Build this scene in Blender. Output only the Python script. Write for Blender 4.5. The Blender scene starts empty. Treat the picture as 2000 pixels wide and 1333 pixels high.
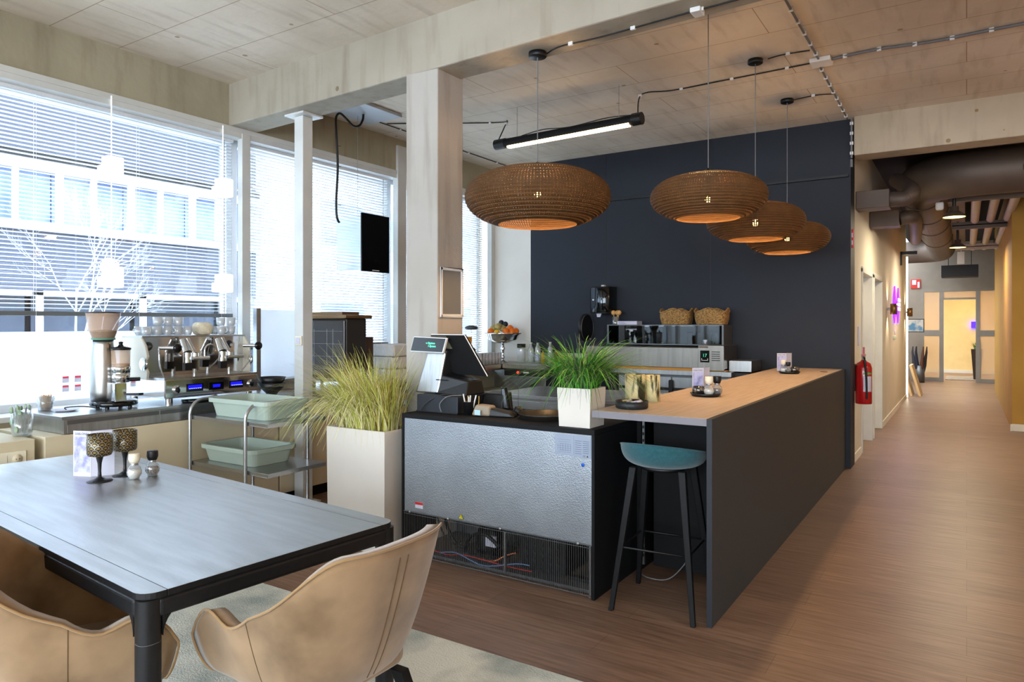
import bpy, bmesh, math, random
from math import sin, cos, pi, radians, atan, atan2, sqrt
from mathutils import Vector, Matrix
random.seed(7)
SC = bpy.context.scene
C = SC.collection

# ------------------------------------------------------------------ camera
YAW = atan(888 / 1375)
cam_d = bpy.data.cameras.new('camera')
cam_d.sensor_width = 36; cam_d.lens = 1375 / 2000 * 36
cam_d.shift_y = -33.5 / 2000
cam_d.clip_start = .05; cam_d.clip_end = 200
cam = bpy.data.objects.new('camera', cam_d); C.objects.link(cam)
cam.location = (0, 0, 1.55); cam.rotation_euler = (pi / 2, 0, YAW)
SC.camera = cam

# ------------------------------------------------------------------ view and world
SC.view_settings.view_transform = 'Standard'
SC.view_settings.look = 'None'
SC.view_settings.gamma = 1
SC.view_settings.use_curve_mapping = False
SC.view_settings.exposure = 0.95
SC.cycles.use_denoising = True
SC.cycles.max_bounces = 10
SC.cycles.diffuse_bounces = 5
SC.cycles.glossy_bounces = 5
SC.cycles.transparent_max_bounces = 24
SC.cycles.transmission_bounces = 6
SC.cycles.sample_clamp_indirect = 6
SKY = 7.0
w = bpy.data.worlds.new('sky'); SC.world = w; w.use_nodes = True
bg = w.node_tree.nodes['Background']
bg.inputs[0].default_value = (.80, .90, 1.0, 1); bg.inputs[1].default_value = SKY

def portal(name, loc, rot, sx, sy):
    l = bpy.data.lights.new(name, 'AREA'); l.shape = 'RECTANGLE'; l.size = sx; l.size_y = sy
    l.cycles.is_portal = True
    o = bpy.data.objects.new(name, l); C.objects.link(o); o.location = loc; o.rotation_euler = rot
    return o
# daylight enters by the window wall, and by the windows behind the camera
portal('daylight_window_left', (-5.95, 4.15, 2.2), (0, radians(-90), 0), 2.4, 8.2)
portal('daylight_window_left_near', (-5.95, -2.35, 2.2), (0, radians(-90), 0), 2.4, 4.6)
portal('daylight_window_behind', (.2, -4.95, 2.1), (radians(90), 0, 0), 11, 2.5)

# ------------------------------------------------------------------ mesh helpers
WM = {}                                    # world matrix of every empty or mesh made here

class MB:
    def __init__(s): s.v = []; s.f = []; s.m = []; s.sm = []
    def add(s, vs, fs, mi=0, smooth=False):
        n = len(s.v); s.v += [tuple(p) for p in vs]
        for f in fs: s.f.append(tuple(n + i for i in f)); s.m.append(mi); s.sm.append(smooth)
        return s
    def box(s, x0, x1, y0, y1, z0, z1, mi=0):
        vs = [(x, y, z) for x in (x0, x1) for y in (y0, y1) for z in (z0, z1)]
        return s.add(vs, [(0, 1, 3, 2), (4, 6, 7, 5), (0, 4, 5, 1), (2, 3, 7, 6), (0, 2, 6, 4), (1, 5, 7, 3)], mi)
    def hexa(s, bot, top, mi=0):            # two quads, counter-clockwise from above
        return s.add(list(bot) + list(top), [(3, 2, 1, 0), (4, 5, 6, 7), (0, 1, 5, 4), (1, 2, 6, 5), (2, 3, 7, 6), (3, 0, 4, 7)], mi)
    def prism(s, poly, z0, z1, mi=0, smooth=False):
        n = len(poly)
        s.add([(x, y, z0) for x, y in poly] + [(x, y, z1) for x, y in poly],
              [tuple(range(n - 1, -1, -1)), tuple(range(n, 2 * n))], mi)
        return s.add([(x, y, z0) for x, y in poly] + [(x, y, z1) for x, y in poly],
              [(i, (i + 1) % n, n + (i + 1) % n, n + i) for i in range(n)], mi, smooth)
    def cyl(s, p0, p1, r0, r1=None, n=16, mi=0, caps=True):
        r1 = r0 if r1 is None else r1
        p0 = Vector(p0); p1 = Vector(p1); d = (p1 - p0).normalized()
        a = d.orthogonal().normalized(); b = d.cross(a)
        ring = lambda p, r: [p + (a * cos(2 * pi * i / n) + b * sin(2 * pi * i / n)) * r for i in range(n)]
        vs = ring(p0, r0) + ring(p1, r1)
        s.add(vs, [(i, (i + 1) % n, n + (i + 1) % n, n + i) for i in range(n)], mi, True)
        if caps: s.add(vs, [tuple(range(n - 1, -1, -1)), tuple(range(n, 2 * n))], mi)
        return s
    def lathe(s, prof, c=(0, 0, 0), n=32, mi=0, smooth=True, axis='z', closed=False):
        vs = []; k = len(prof)
        for r, z in prof:
            for i in range(n):
                t = 2 * pi * i / n
                q = (r * cos(t), r * sin(t), z)
                if axis == 'y': q = (q[0], q[2], q[1])
                if axis == 'x': q = (q[2], q[0], q[1])
                vs.append((c[0] + q[0], c[1] + q[1], c[2] + q[2]))
        fs = [(j * n + i, j * n + (i + 1) % n, (j + 1) * n + (i + 1) % n, (j + 1) * n + i) for j in range(k - 1) for i in range(n)]
        s.add(vs, fs, mi, smooth)
        if prof[0][0] > 1e-4 and closed: s.add(vs[:n], [tuple(range(n - 1, -1, -1))], mi)
        if prof[-1][0] > 1e-4 and closed: s.add(vs[-n:], [tuple(range(n))], mi)
        return s
    def tube(s, pts, r, n=8, mi=0, caps=True, closed=False):
        pts = [Vector(p) for p in pts]; rs = r if isinstance(r, (list, tuple)) else [r] * len(pts)
        vs = []; up = None; k = len(pts)
        for i, p in enumerate(pts):
            a = pts[(i - 1) % k] if closed else pts[max(i - 1, 0)]; b = pts[(i + 1) % k] if closed else pts[min(i + 1, k - 1)]
            d = (b - a).normalized()
            if up is None: up = d.orthogonal().normalized()
            up = (up - d * up.dot(d)).normalized(); sd = d.cross(up)
            vs += [p + (up * cos(2 * pi * j / n) + sd * sin(2 * pi * j / n)) * rs[i] for j in range(n)]
        fs = [(i * n + j, i * n + (j + 1) % n, ((i + 1) % k) * n + (j + 1) % n, ((i + 1) % k) * n + j) for i in range(k if closed else k - 1) for j in range(n)]
        s.add(vs, fs, mi, True)
        if caps and not closed: s.add(vs, [tuple(range(n - 1, -1, -1)), tuple(range((k - 1) * n, k * n))], mi)
        return s
    def grid(s, fn, nu, nv, mi=0, smooth=True, wrap=False):
        vs = [fn(i / (nu if wrap else nu), j / nv) for i in range(nu + (0 if wrap else 1)) for j in range(nv + 1)]
        k = nv + 1; cu = nu if not wrap else nu
        m = nu if wrap else nu + 1
        fs = [(i * k + j, ((i + 1) % m) * k + j, ((i + 1) % m) * k + j + 1, i * k + j + 1) for i in range(nu) for j in range(nv)]
        return s.add(vs, fs, mi, smooth)
    def sphere(s, c, r, n=16, mi=0, sq=(1, 1, 1)):
        prof = [(r * sin(pi * j / (n // 2)), -r * cos(pi * j / (n // 2))) for j in range(n // 2 + 1)]
        a = MB().lathe(prof, n=n)
        return s.add([(c[0] + x * sq[0], c[1] + y * sq[1], c[2] + z * sq[2]) for x, y, z in a.v], a.f, mi, True)
    def build(s, name, mats, parent=None, bevel=0, local=False, sub=0, solid=0, seg=2):
        me = bpy.data.meshes.new(name)
        P = WM.get(parent.name) if parent else None
        vs = s.v
        if P is not None and not local:
            inv = P.inverted(); vs = [inv @ Vector(p) for p in vs]
        me.from_pydata(vs, [], s.f)
        if not isinstance(mats, (list, tuple)): mats = [mats]
        for m in mats: me.materials.append(m)
        me.polygons.foreach_set('material_index', s.m); me.polygons.foreach_set('use_smooth', s.sm)
        bm = bmesh.new(); bm.from_mesh(me)
        if bevel or sub or solid: bmesh.ops.remove_doubles(bm, verts=bm.verts, dist=1e-5)
        bmesh.ops.recalc_face_normals(bm, faces=bm.faces); bm.to_mesh(me); bm.free()
        o = bpy.data.objects.new(name, me); C.objects.link(o)
        if parent: o.parent = parent; WM[o.name] = P.copy()
        else: WM[o.name] = Matrix()
        if solid:
            m = o.modifiers.new('solid', 'SOLIDIFY'); m.thickness = solid; m.offset = -1
        if bevel:
            m = o.modifiers.new('bevel', 'BEVEL'); m.width = bevel; m.segments = seg; m.limit_method = 'ANGLE'; m.angle_limit = radians(40); m.harden_normals = False
        if sub:
            m = o.modifiers.new('sub', 'SUBSURF'); m.levels = sub; m.render_levels = sub
        return o

def tag(o, label=None, cat=None, group=None, kind=None):
    if label: o['label'] = label
    if cat: o['category'] = cat
    if group: o['group'] = group
    if kind: o['kind'] = kind
    return o
def thing(name, label, cat, loc=(0, 0, 0), rz=0, group=None):
    o = bpy.data.objects.new(name, None); C.objects.link(o); o.empty_display_size = .1
    o.location = loc; o.rotation_euler = (0, 0, rz)
    WM[o.name] = Matrix.Translation(loc) @ Matrix.Rotation(rz, 4, 'Z')
    return tag(o, label, cat, group)
def solo(mb, name, m, label, cat, group=None, **k):       # a thing that is one mesh, origin at its base
    xs = [p[0] for p in mb.v]; ys = [p[1] for p in mb.v]; z = min(p[2] for p in mb.v)
    b = ((min(xs) + max(xs)) / 2, (min(ys) + max(ys)) / 2, z)
    mb.v = [(p[0] - b[0], p[1] - b[1], p[2] - b[2]) for p in mb.v]
    o = mb.build(name, m, **k); o.location = b; WM[o.name] = Matrix.Translation(b)
    return tag(o, label, cat, group)
def struct(mb, name, m, label=None, **k):
    o = mb.build(name, m, **k); o['kind'] = 'structure'
    if label: o['label'] = label
    return o
def copy_tree(o, parent=None):
    c = o.copy(); C.objects.link(c)
    if parent: c.parent = parent
    for ch in list(o.children): copy_tree(ch, c)
    return c
def dup(o, loc, rz=None, label=None):
    c = copy_tree(o); c.location = loc
    if rz is not None: c.rotation_euler = (0, 0, rz)
    if label: c['label'] = label
    WM[c.name] = Matrix.Translation(loc) @ Matrix.Rotation(c.rotation_euler[2], 4, 'Z')
    return c
def text_mb(body, size, origin, right, up, depth=.0006, align='LEFT', mi=0):
    cu = bpy.data.curves.new('t', 'FONT'); cu.body = body; cu.size = size; cu.align_x = align; cu.extrude = 0; cu.resolution_u = 2
    to = bpy.data.objects.new('t', cu); C.objects.link(to)
    dg = bpy.context.evaluated_depsgraph_get(); me = bpy.data.meshes.new_from_object(to.evaluated_get(dg))
    r = Vector(right).normalized(); u = Vector(up).normalized(); n = r.cross(u)
    vs = [Vector(origin) + r * v.co.x + u * v.co.y + n * depth for v in me.vertices]
    fs = [tuple(p.vertices) for p in me.polygons]
    bpy.data.objects.remove(to); bpy.data.curves.remove(cu); bpy.data.meshes.remove(me)
    return MB().add(vs, fs, mi)
def arc(c, r, a0, a1, n, plane='xz'):
    out = []
    for i in range(n + 1):
        a = a0 + (a1 - a0) * i / n; p = r * cos(a); q = r * sin(a)
        out.append({'xz': (c[0] + p, c[1], c[2] + q), 'yz': (c[0], c[1] + p, c[2] + q), 'xy': (c[0] + p, c[1] + q, c[2])}[plane])
    return out
def smooth_path(pts, k=6):                              # Catmull-Rom
    P = [Vector(p) for p in pts]; out = []
    for i in range(len(P) - 1):
        a = P[max(i - 1, 0)]; b = P[i]; c = P[i + 1]; d = P[min(i + 2, len(P) - 1)]
        for j in range(k):
            t = j / k
            out.append(.5 * ((2 * b) + (c - a) * t + (2 * a - 5 * b + 4 * c - d) * t * t + (3 * b - a - 3 * c + d) * t ** 3))
    return out + [P[-1]]
def rrect(x0, x1, y0, y1, r, n=5):
    o = []
    for cx, cy, a in ((x1 - r, y1 - r, 0), (x0 + r, y1 - r, pi / 2), (x0 + r, y0 + r, pi), (x1 - r, y0 + r, 1.5 * pi)):
        for i in range(n + 1): o.append((cx + r * cos(a + pi / 2 * i / n), cy + r * sin(a + pi / 2 * i / n)))
    return o

# ------------------------------------------------------------------ materials
def hx(h):
    h = h.lstrip('#'); o = []
    for i in (0, 2, 4):
        c = int(h[i:i + 2], 16) / 255; o.append(c / 12.92 if c <= .04045 else ((c + .055) / 1.055) ** 2.4)
    return (*o, 1)
def mat(name, col, rough=.5, metal=0, col2=None, scale=5, stretch=(1, 1, 1), detail=4, bump=0, bscale=None, coat=0, spec=.5,
        sheen=0, emit=None, estr=0, alpha=1, trans=0, rvar=0, aniso=0, contrast=(.3, .7), ior=1.45):
    m = bpy.data.materials.new(name); m.use_nodes = True; nt = m.node_tree; N = nt.nodes; L = nt.links
    b = N['Principled BSDF']; c = hx(col) if isinstance(col, str) else col
    b.inputs['Base Color'].default_value = c; b.inputs['Roughness'].default_value = rough; b.inputs['Metallic'].default_value = metal
    b.inputs['Coat Weight'].default_value = coat; b.inputs['Specular IOR Level'].default_value = spec; b.inputs['Sheen Weight'].default_value = sheen
    b.inputs['Alpha'].default_value = alpha; b.inputs['Transmission Weight'].default_value = trans; b.inputs['IOR'].default_value = ior
    if emit: b.inputs['Emission Color'].default_value = hx(emit); b.inputs['Emission Strength'].default_value = estr
    tc = N.new('ShaderNodeTexCoord'); mp = N.new('ShaderNodeMapping'); L.new(tc.outputs['Object'], mp.inputs[0]); mp.inputs['Scale'].default_value = stretch
    ns = N.new('ShaderNodeTexNoise'); L.new(mp.outputs[0], ns.inputs['Vector']); ns.inputs['Scale'].default_value = scale; ns.inputs['Detail'].default_value = detail
    c2 = col2 if col2 else col
    c2 = hx(c2) if isinstance(c2, str) else c2
    if not col2: c2 = tuple(x * .9 for x in c[:3]) + (1,)
    rp = N.new('ShaderNodeValToRGB'); rp.color_ramp.elements[0].position = contrast[0]; rp.color_ramp.elements[1].position = contrast[1]
    rp.color_ramp.elements[0].color = c; rp.color_ramp.elements[1].color = c2
    L.new(ns.outputs[0], rp.inputs[0]); L.new(rp.outputs[0], b.inputs['Base Color'])
    if rvar:
        mr = N.new('ShaderNodeMapRange'); L.new(ns.outputs[0], mr.inputs[0]); mr.inputs[3].default_value = rough - rvar; mr.inputs[4].default_value = rough + rvar
        L.new(mr.outputs[0], b.inputs['Roughness'])
    if bump:
        n2 = N.new('ShaderNodeTexNoise'); L.new(mp.outputs[0], n2.inputs['Vector']); n2.inputs['Scale'].default_value = bscale or scale * 8; n2.inputs['Detail'].default_value = 3
        bp = N.new('ShaderNodeBump'); bp.inputs['Strength'].default_value = bump; bp.inputs['Distance'].default_value = .01
        L.new(n2.outputs[0], bp.inputs['Height']); L.new(bp.outputs[0], b.inputs['Normal'])
    return m
def emis(name, col, s):
    m = bpy.data.materials.new(name); m.use_nodes = True; nt = m.node_tree; nt.nodes.clear()
    e = nt.nodes.new('ShaderNodeEmission'); o = nt.nodes.new('ShaderNodeOutputMaterial'); e.inputs[0].default_value = hx(col); e.inputs[1].default_value = s
    nt.links.new(e.outputs[0], o.inputs[0]); return m
def glassy(name, tint='#ffffff', gloss=.12, rough=.02, body=0, bodycol='#ffffff'):   # thin clear sheet: straight-through plus reflection
    m = bpy.data.materials.new(name); m.use_nodes = True; nt = m.node_tree; N = nt.nodes; L = nt.links; N.clear()
    t = N.new('ShaderNodeBsdfTransparent'); t.inputs[0].default_value = hx(tint)
    g = N.new('ShaderNodeBsdfGlossy'); g.inputs['Roughness'].default_value = rough
    fr = N.new('ShaderNodeLayerWeight'); fr.inputs[0].default_value = .25
    mr = N.new('ShaderNodeMapRange'); mr.inputs[3].default_value = gloss * .4; mr.inputs[4].default_value = min(1, gloss * 4); L.new(fr.outputs['Facing'], mr.inputs[0])
    mx = N.new('ShaderNodeMixShader'); L.new(mr.outputs[0], mx.inputs[0]); L.new(t.outputs[0], mx.inputs[1]); L.new(g.outputs[0], mx.inputs[2])
    out = N.new('ShaderNodeOutputMaterial'); last = mx
    if body:
        d = N.new('ShaderNodeBsdfDiffuse'); d.inputs[0].default_value = hx(bodycol)
        m2 = N.new('ShaderNodeMixShader'); m2.inputs[0].default_value = body; L.new(mx.outputs[0], m2.inputs[1]); L.new(d.outputs[0], m2.inputs[2]); last = m2
    L.new(last.outputs[0], out.inputs[0]); return m

def concrete(name, base, dark, seams=True, rust=None, sc=1.0):
    m = mat(name, base, .85, col2=dark, scale=1.1 * sc, detail=8, bump=.25, bscale=18, spec=.25, contrast=(.38, .72))
    nt = m.node_tree; N = nt.nodes; L = nt.links; b = N['Principled BSDF']
    src = b.inputs['Base Color'].links[0].from_socket; tc = [n for n in N if n.type == 'TEX_COORD'][0]
    n2 = N.new('ShaderNodeTexNoise'); mp = N.new('ShaderNodeMapping'); mp.inputs['Scale'].default_value = (9, 1.2, 1.2) if seams else (7, 7, .9)
    L.new(tc.outputs['Object'], mp.inputs[0]); L.new(mp.outputs[0], n2.inputs['Vector']); n2.inputs['Scale'].default_value = 1.4; n2.inputs['Detail'].default_value = 7
    r2 = N.new('ShaderNodeMapRange'); r2.inputs[1].default_value = .52; r2.inputs[2].default_value = 1.25; L.new(n2.outputs[0], r2.inputs[0])
    mx = N.new('ShaderNodeMixRGB'); mx.blend_type = 'MULTIPLY'; mx.inputs[2].default_value = hx('#a08c74'); L.new(r2.outputs[0], mx.inputs[0]); L.new(src, mx.inputs[1]); last = mx
    if seams:
        br = N.new('ShaderNodeTexBrick'); br.inputs['Scale'].default_value = 1; br.inputs['Brick Width'].default_value = 2.5; br.inputs['Row Height'].default_value = .5
        br.inputs['Mortar Size'].default_value = .004; br.inputs['Mortar Smooth'].default_value = .3
        m4 = N.new('ShaderNodeMapping'); m4.inputs['Rotation'].default_value = (0, 0, 0)
        L.new(tc.outputs['Object'], m4.inputs[0]); L.new(m4.outputs[0], br.inputs['Vector'])
        m3 = N.new('ShaderNodeMixRGB'); m3.blend_type = 'MULTIPLY'; L.new(last.outputs[0], m3.inputs[1]); m3.inputs[2].default_value = (.55, .48, .4, 1)
        L.new(br.outputs['Fac'], m3.inputs[0]); last = m3
    # pock marks and stains
    vo = N.new('ShaderNodeTexVoronoi'); vo.inputs['Scale'].default_value = 2.2; L.new(tc.outputs['Object'], vo.inputs['Vector'])
    lt = N.new('ShaderNodeMath'); lt.operation = 'LESS_THAN'; lt.inputs[1].default_value = .045; L.new(vo.outputs['Distance'], lt.inputs[0])
    m5 = N.new('ShaderNodeMixRGB'); m5.blend_type = 'MULTIPLY'; m5.inputs[2].default_value = (.6, .52, .42, 1); L.new(lt.outputs[0], m5.inputs[0]); L.new(last.outputs[0], m5.inputs[1])
    L.new(m5.outputs[0], b.inputs['Base Color'])
    return m

M = {}
M['ceiling'] = concrete('ceiling_concrete', '#d6cbbb', '#c2b5a2')
M['beam'] = concrete('beam_concrete', '#a49d8f', '#8f8778', seams=False)
M['lintel'] = concrete('lintel_concrete', '#a39c86', '#8d856f', seams=False)
M['column'] = concrete('column_concrete', '#aca7a0', '#9d978e', seams=False)
M['wall_white'] = mat('painted_plaster', '#d9d5cc', .8, col2='#d2cdc2', scale=2)
M['wall_cream'] = mat('corridor_plaster', '#cdc8ba', .8, col2='#c4beae', scale=2)
M['wall_dark'] = mat('dark_wall_panel', '#1d222b', .62, col2='#20252e', scale=2, spec=.35)
M['ceil_dark'] = mat('dark_ceiling', '#1e1c1c', .9)
M['gold'] = mat('warm_lit_wall', '#a07a34', .8, col2='#96702c', scale=2)  # golden tone stands in for warm light on the wall
M['grey_white'] = mat('powder_coated_frame', '#c9cbc8', .45)
M['white_metal'] = mat('white_metal', '#dcdfe2', .4)
M['slat'] = mat('blind_slat', '#f2f4f6', .5)
M['rail'] = mat('blind_rail', '#6d7274', .45, .3)
M['black'] = mat('black_plastic', '#0b0c0e', .45)
M['black_gloss'] = mat('black_gloss', '#08090b', .12)
M['black_matt'] = mat('black_laminate', '#0f1012', .7, spec=.25)
M['charcoal'] = mat('charcoal_laminate', '#34383b', .55, col2='#303437', scale=60, spec=.4)
M['steel'] = mat('stainless_steel', '#b9bbbd', .3, 1, col2='#a9abad', scale=3, stretch=(1, 1, 14), rvar=.06)
M['steel_h'] = mat('brushed_steel', '#b4b4b2', .32, 1, col2='#a2a2a0', scale=3, stretch=(14, 14, .6), rvar=.08)
M['chrome'] = mat('chrome', '#d8d9da', .07, 1)
M['galv'] = mat('galvanised_sheet', '#9ba1a8', .38, .68, col2='#8a9097', scale=3, detail=9, bump=.3, bscale=150, rvar=.05)
M['galv_dark'] = mat('galvanised_dark', '#6a6c6e', .5, .8)
M['cream'] = mat('cream_panel', '#cfc3a6', .6, col2='#c9bc9e', scale=3)
M['planter'] = mat('planter_white', '#d3cdc4', .45, col2='#ccc5bb', scale=3)
M['bar_top'] = mat('taupe_laminate', '#c9b6a3', .5, col2='#b8a48f', scale=3, stretch=(14, 1, 1), detail=8, spec=.35)
M['bar_edge'] = mat('grey_edge_band', '#77747a', .55)
M['teal'] = mat('teal_felt', '#25545c', .9, col2='#1f474e', scale=60, bump=.3, bscale=300, sheen=.3, spec=.2)
M['leg_black'] = mat('black_stained_wood', '#0b0c0e', .6, col2='#101113', scale=8, stretch=(6, 6, 1), spec=.25)
M['velvet'] = mat('sand_velvet', '#94795a', .85, col2='#644e35', scale=5.5, detail=6, sheen=.35, spec=.2, contrast=(.35, .75))
M['piping'] = mat('velvet_piping', '#977850', .8, sheen=.3, spec=.2)
M['seam'] = mat('seam_thread', '#5b452c', .9)
M['tub'] = mat('sage_plastic', '#a4b2a6', .45, col2='#9eaca0', scale=4)
M['card_white'] = mat('paper', '#c9c9d8', .6)
M['card_lilac'] = mat('printed_card', '#bcbcdc', .5, col2='#8c8cc0', scale=22, detail=2, contrast=(.42, .62))
M['ink'] = mat('ink', '#4b4b66', .7)
M['ink_black'] = mat('black_ink', '#15161a', .7)
M['glass'] = glassy('window_glass', '#f4faff', .10)
M['glass_clear'] = glassy('clear_glass', '#f2f5f6', .25, .03, .10, '#e8eef2')
M['glass_dark'] = glassy('tinted_glass', '#4a504e', .3, .03)
M['frost'] = mat('frosted_film', '#f4f8fa', .6, trans=.0)
M['smoke'] = mat('smoked_glass', '#3a3130', .25, 0, alpha=.86)
M['orange_card'] = None
M['basket'] = mat('seagrass_weave', '#b08a55', .85, col2='#6f5026', scale=55, stretch=(1, 1, 2.2), detail=2, bump=.8, bscale=70, contrast=(.4, .62))
M['red'] = mat('red_enamel', '#b01418', .3, coat=.5)
M['red_sign'] = mat('red_sign', '#c3261f', .5)
M['bulb'] = emis('warm_bulb', '#ffb050', 60)
M['led'] = emis('led_diffuser', '#ffd9a0', 9)
M['cable'] = mat('cable', '#2b2b2c', .6)
M['cable_grey'] = mat('grey_conduit', '#6f6f72', .6)
M['clip'] = mat('white_clip', '#d8d8d6', .5)
M['soil'] = mat('potting_soil', '#2a2018', .95, col2='#3d3020', scale=60)
M['grass_g'] = [mat('grass_green_%s' % n, a, .5, col2=b, scale=9) for n, a, b in (('deep', '#1f5416', '#2f6f1c'), ('mid', '#3c8a22', '#4f9c2c'), ('light', '#6fae3a', '#86bf4e'), ('grey', '#5f7050', '#4c5e3e'))]
M['grass_y'] = [mat('grass_straw_%s' % n, a, .5, col2=b, scale=9) for n, a, b in (('pale', '#e6deb0', '#cfc688'), ('olive', '#a5a23e', '#b8b04e'), ('lime', '#c2c85c', '#a6ae48'), ('brown', '#8a7a3e', '#9c8c4a'))]
# ------------------------------------------------------------------ floor, ceilings, walls
def floor_mat():
    m = bpy.data.materials.new('vinyl_planks'); m.use_nodes = True; nt = m.node_tree; N = nt.nodes; L = nt.links; b = N['Principled BSDF']
    tc = N.new('ShaderNodeTexCoord'); br = N.new('ShaderNodeTexBrick'); L.new(tc.outputs['Object'], br.inputs['Vector'])
    br.inputs['Scale'].default_value = 1; br.inputs['Brick Width'].default_value = 1.5; br.inputs['Row Height'].default_value = .23; br.inputs['Mortar Size'].default_value = .0012
    br.inputs['Color1'].default_value = hx('#8b6f5b'); br.inputs['Color2'].default_value = hx('#7e6452'); br.inputs['Mortar'].default_value = hx('#5f4a3c'); br.inputs['Bias'].default_value = 0
    mp = N.new('ShaderNodeMapping'); mp.inputs['Scale'].default_value = (1.2, 16, 1); L.new(tc.outputs['Object'], mp.inputs[0])
    ns = N.new('ShaderNodeTexNoise'); ns.inputs['Scale'].default_value = 3; ns.inputs['Detail'].default_value = 9; L.new(mp.outputs[0], ns.inputs['Vector'])
    mr = N.new('ShaderNodeMapRange'); mr.inputs[1].default_value = .35; mr.inputs[2].default_value = .7; L.new(ns.outputs[0], mr.inputs[0])
    mx = N.new('ShaderNodeMixRGB'); mx.blend_type = 'MULTIPLY'; mx.inputs[2].default_value = hx('#c8bcb2'); L.new(mr.outputs[0], mx.inputs[0]); L.new(br.outputs[0], mx.inputs[1])
    L.new(mx.outputs[0], b.inputs['Base Color']); b.inputs['Roughness'].default_value = .42; b.inputs['Specular IOR Level'].default_value = .45
    bp = N.new('ShaderNodeBump'); bp.inputs['Strength'].default_value = .08; bp.inputs['Distance'].default_value = .01; L.new(ns.outputs[0], bp.inputs['Height']); L.new(bp.outputs[0], b.inputs['Normal'])
    return m
M['floor'] = floor_mat()
M['beam_warm'] = concrete('beam_warm_concrete', '#b5a893', '#a09380', seams=False)
XW = -5.66; XWO = -6.0; YB = 8.29; H0 = 3.74; XR = 6.0; YN = -5.0
struct(MB().box(XWO, XR, YN - .3, 30, -.2, 0), 'floor', M['floor'])
struct(MB().box(XWO, XR, YN - .3, 8.5, H0, H0 + .3), 'ceiling', M['ceiling'])
struct(MB().box(-1.3, XR, 8.5, 30, 3.74, 4.0), 'ceiling_corridor', M['ceil_dark'])
# beam across the room (slightly skew) and the beam over the corridor mouth
def bY(x): return 3.79 - .045 * (x + 1)
struct(MB().hexa([(XWO, bY(XWO), 3.36), (XR, bY(XR), 3.36), (XR, bY(XR) + .29, 3.36), (XWO, bY(XWO) + .29, 3.36)],
                 [(XWO, bY(XWO), 3.76), (XR, bY(XR), 3.76), (XR, bY(XR) + .29, 3.76), (XWO, bY(XWO) + .29, 3.76)]), 'trim_1', M['beam'], 'long concrete beam under the ceiling', bevel=.012)
struct(MB().box(-1.0, XR, 8.2, 8.52, 3.33, 3.76), 'trim_2', M['beam_warm'], 'concrete beam over the corridor mouth', bevel=.01)
# column
struct(MB().hexa([(-3.44, 3.9, 0), (-3.15, 3.9, 0), (-3.15, 4.2, 0), (-3.44, 4.2, 0)], [(-3.44, 3.9, 3.4), (-3.145, 3.9, 3.4), (-3.145, 4.2, 3.4), (-3.44, 4.2, 3.4)]), 'trim_3', M['column'], 'square concrete column', bevel=.008)
# window wall: lintel band, low wall, piers
struct(MB().box(XWO, XW, YN, YB + .3, 3.36, 3.76), 'wall_left', M['lintel'])
struct(MB().box(XWO, XW, YN, YB + .3, 0, .86), 'wall_left_lower', M['cream'])
# sill
struct(MB().box(XWO + .02, XW + .05, YN, YB, .86, .9), 'trim_4', M['white_metal'], 'white window sill', bevel=.004)
# head casing above the blinds (stepped metal)
struct(MB().box(XW - .10, XW + .012, YN, YB, 3.27, 3.36).box(XW - .10, XW + .022, YN, YB, 3.315, 3.36), 'trim_5', M['grey_white'], 'stepped metal casing over the windows', bevel=.003)
def window(n, y0, y1, film=True):
    f = MB(); a = .06
    f.box(XW - .29, XW - .21, y0, y1, .9, .9 + a).box(XW - .29, XW - .21, y0, y1, 3.3 - a, 3.36)
    f.box(XW - .30, XW - .20, y0, y0 + a, .9, 3.36).box(XW - .30, XW - .20, y1 - a, y1, .9, 3.36)
    o = struct(f, 'window_%d' % n, M['white_metal'], bevel=.004)
    g = MB().box(XW - .257, XW - .251, y0 + a, y1 - a, .96, 3.3).build('pane', M['glass'], o)
    if film:
        MB().box(XW - .250, XW - .248, y0 + a, y1 - a, .96, 1.49).build('frosted_film', M['frost'], o)
    return o
def mullion(n, y0, y1, z1=3.36, x1=XW + .02):
    struct(MB().box(XW - .05, x1, y0, y1, .88, z1), 'trim_%d' % n, M['grey_white'], 'white window mullion', bevel=.004)
mullion(6, 4.125, 4.215); mullion(7, 6.24, 6.39, 3.66, XW + .03); mullion(8, -.15, 0)
mullion(9, -2.3, -2.15); mullion(10, -5.0, -4.8); mullion(11, 8.2, 8.3)
window(1, 0, 4.17); window(2, 4.17, 6.31, False); window(3, 6.31, 8.2, False); window(4, -2.15, -.15); window(5, -4.8, -2.3)
def frost_fix():
    m = M['frost']; nt = m.node_tree; N = nt.nodes; L = nt.links; N.clear()
    d = N.new('ShaderNodeBsdfTranslucent'); d.inputs[0].default_value = hx('#fbfdff'); e = N.new('ShaderNodeBsdfDiffuse'); e.inputs[0].default_value = hx('#f4f8fa')
    mx = N.new('ShaderNodeMixShader'); mx.inputs[0].default_value = .3; o = N.new('ShaderNodeOutputMaterial')
    L.new(d.outputs[0], mx.inputs[1]); L.new(e.outputs[0], mx.inputs[2]); L.new(mx.outputs[0], o.inputs[0])
frost_fix()
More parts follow.
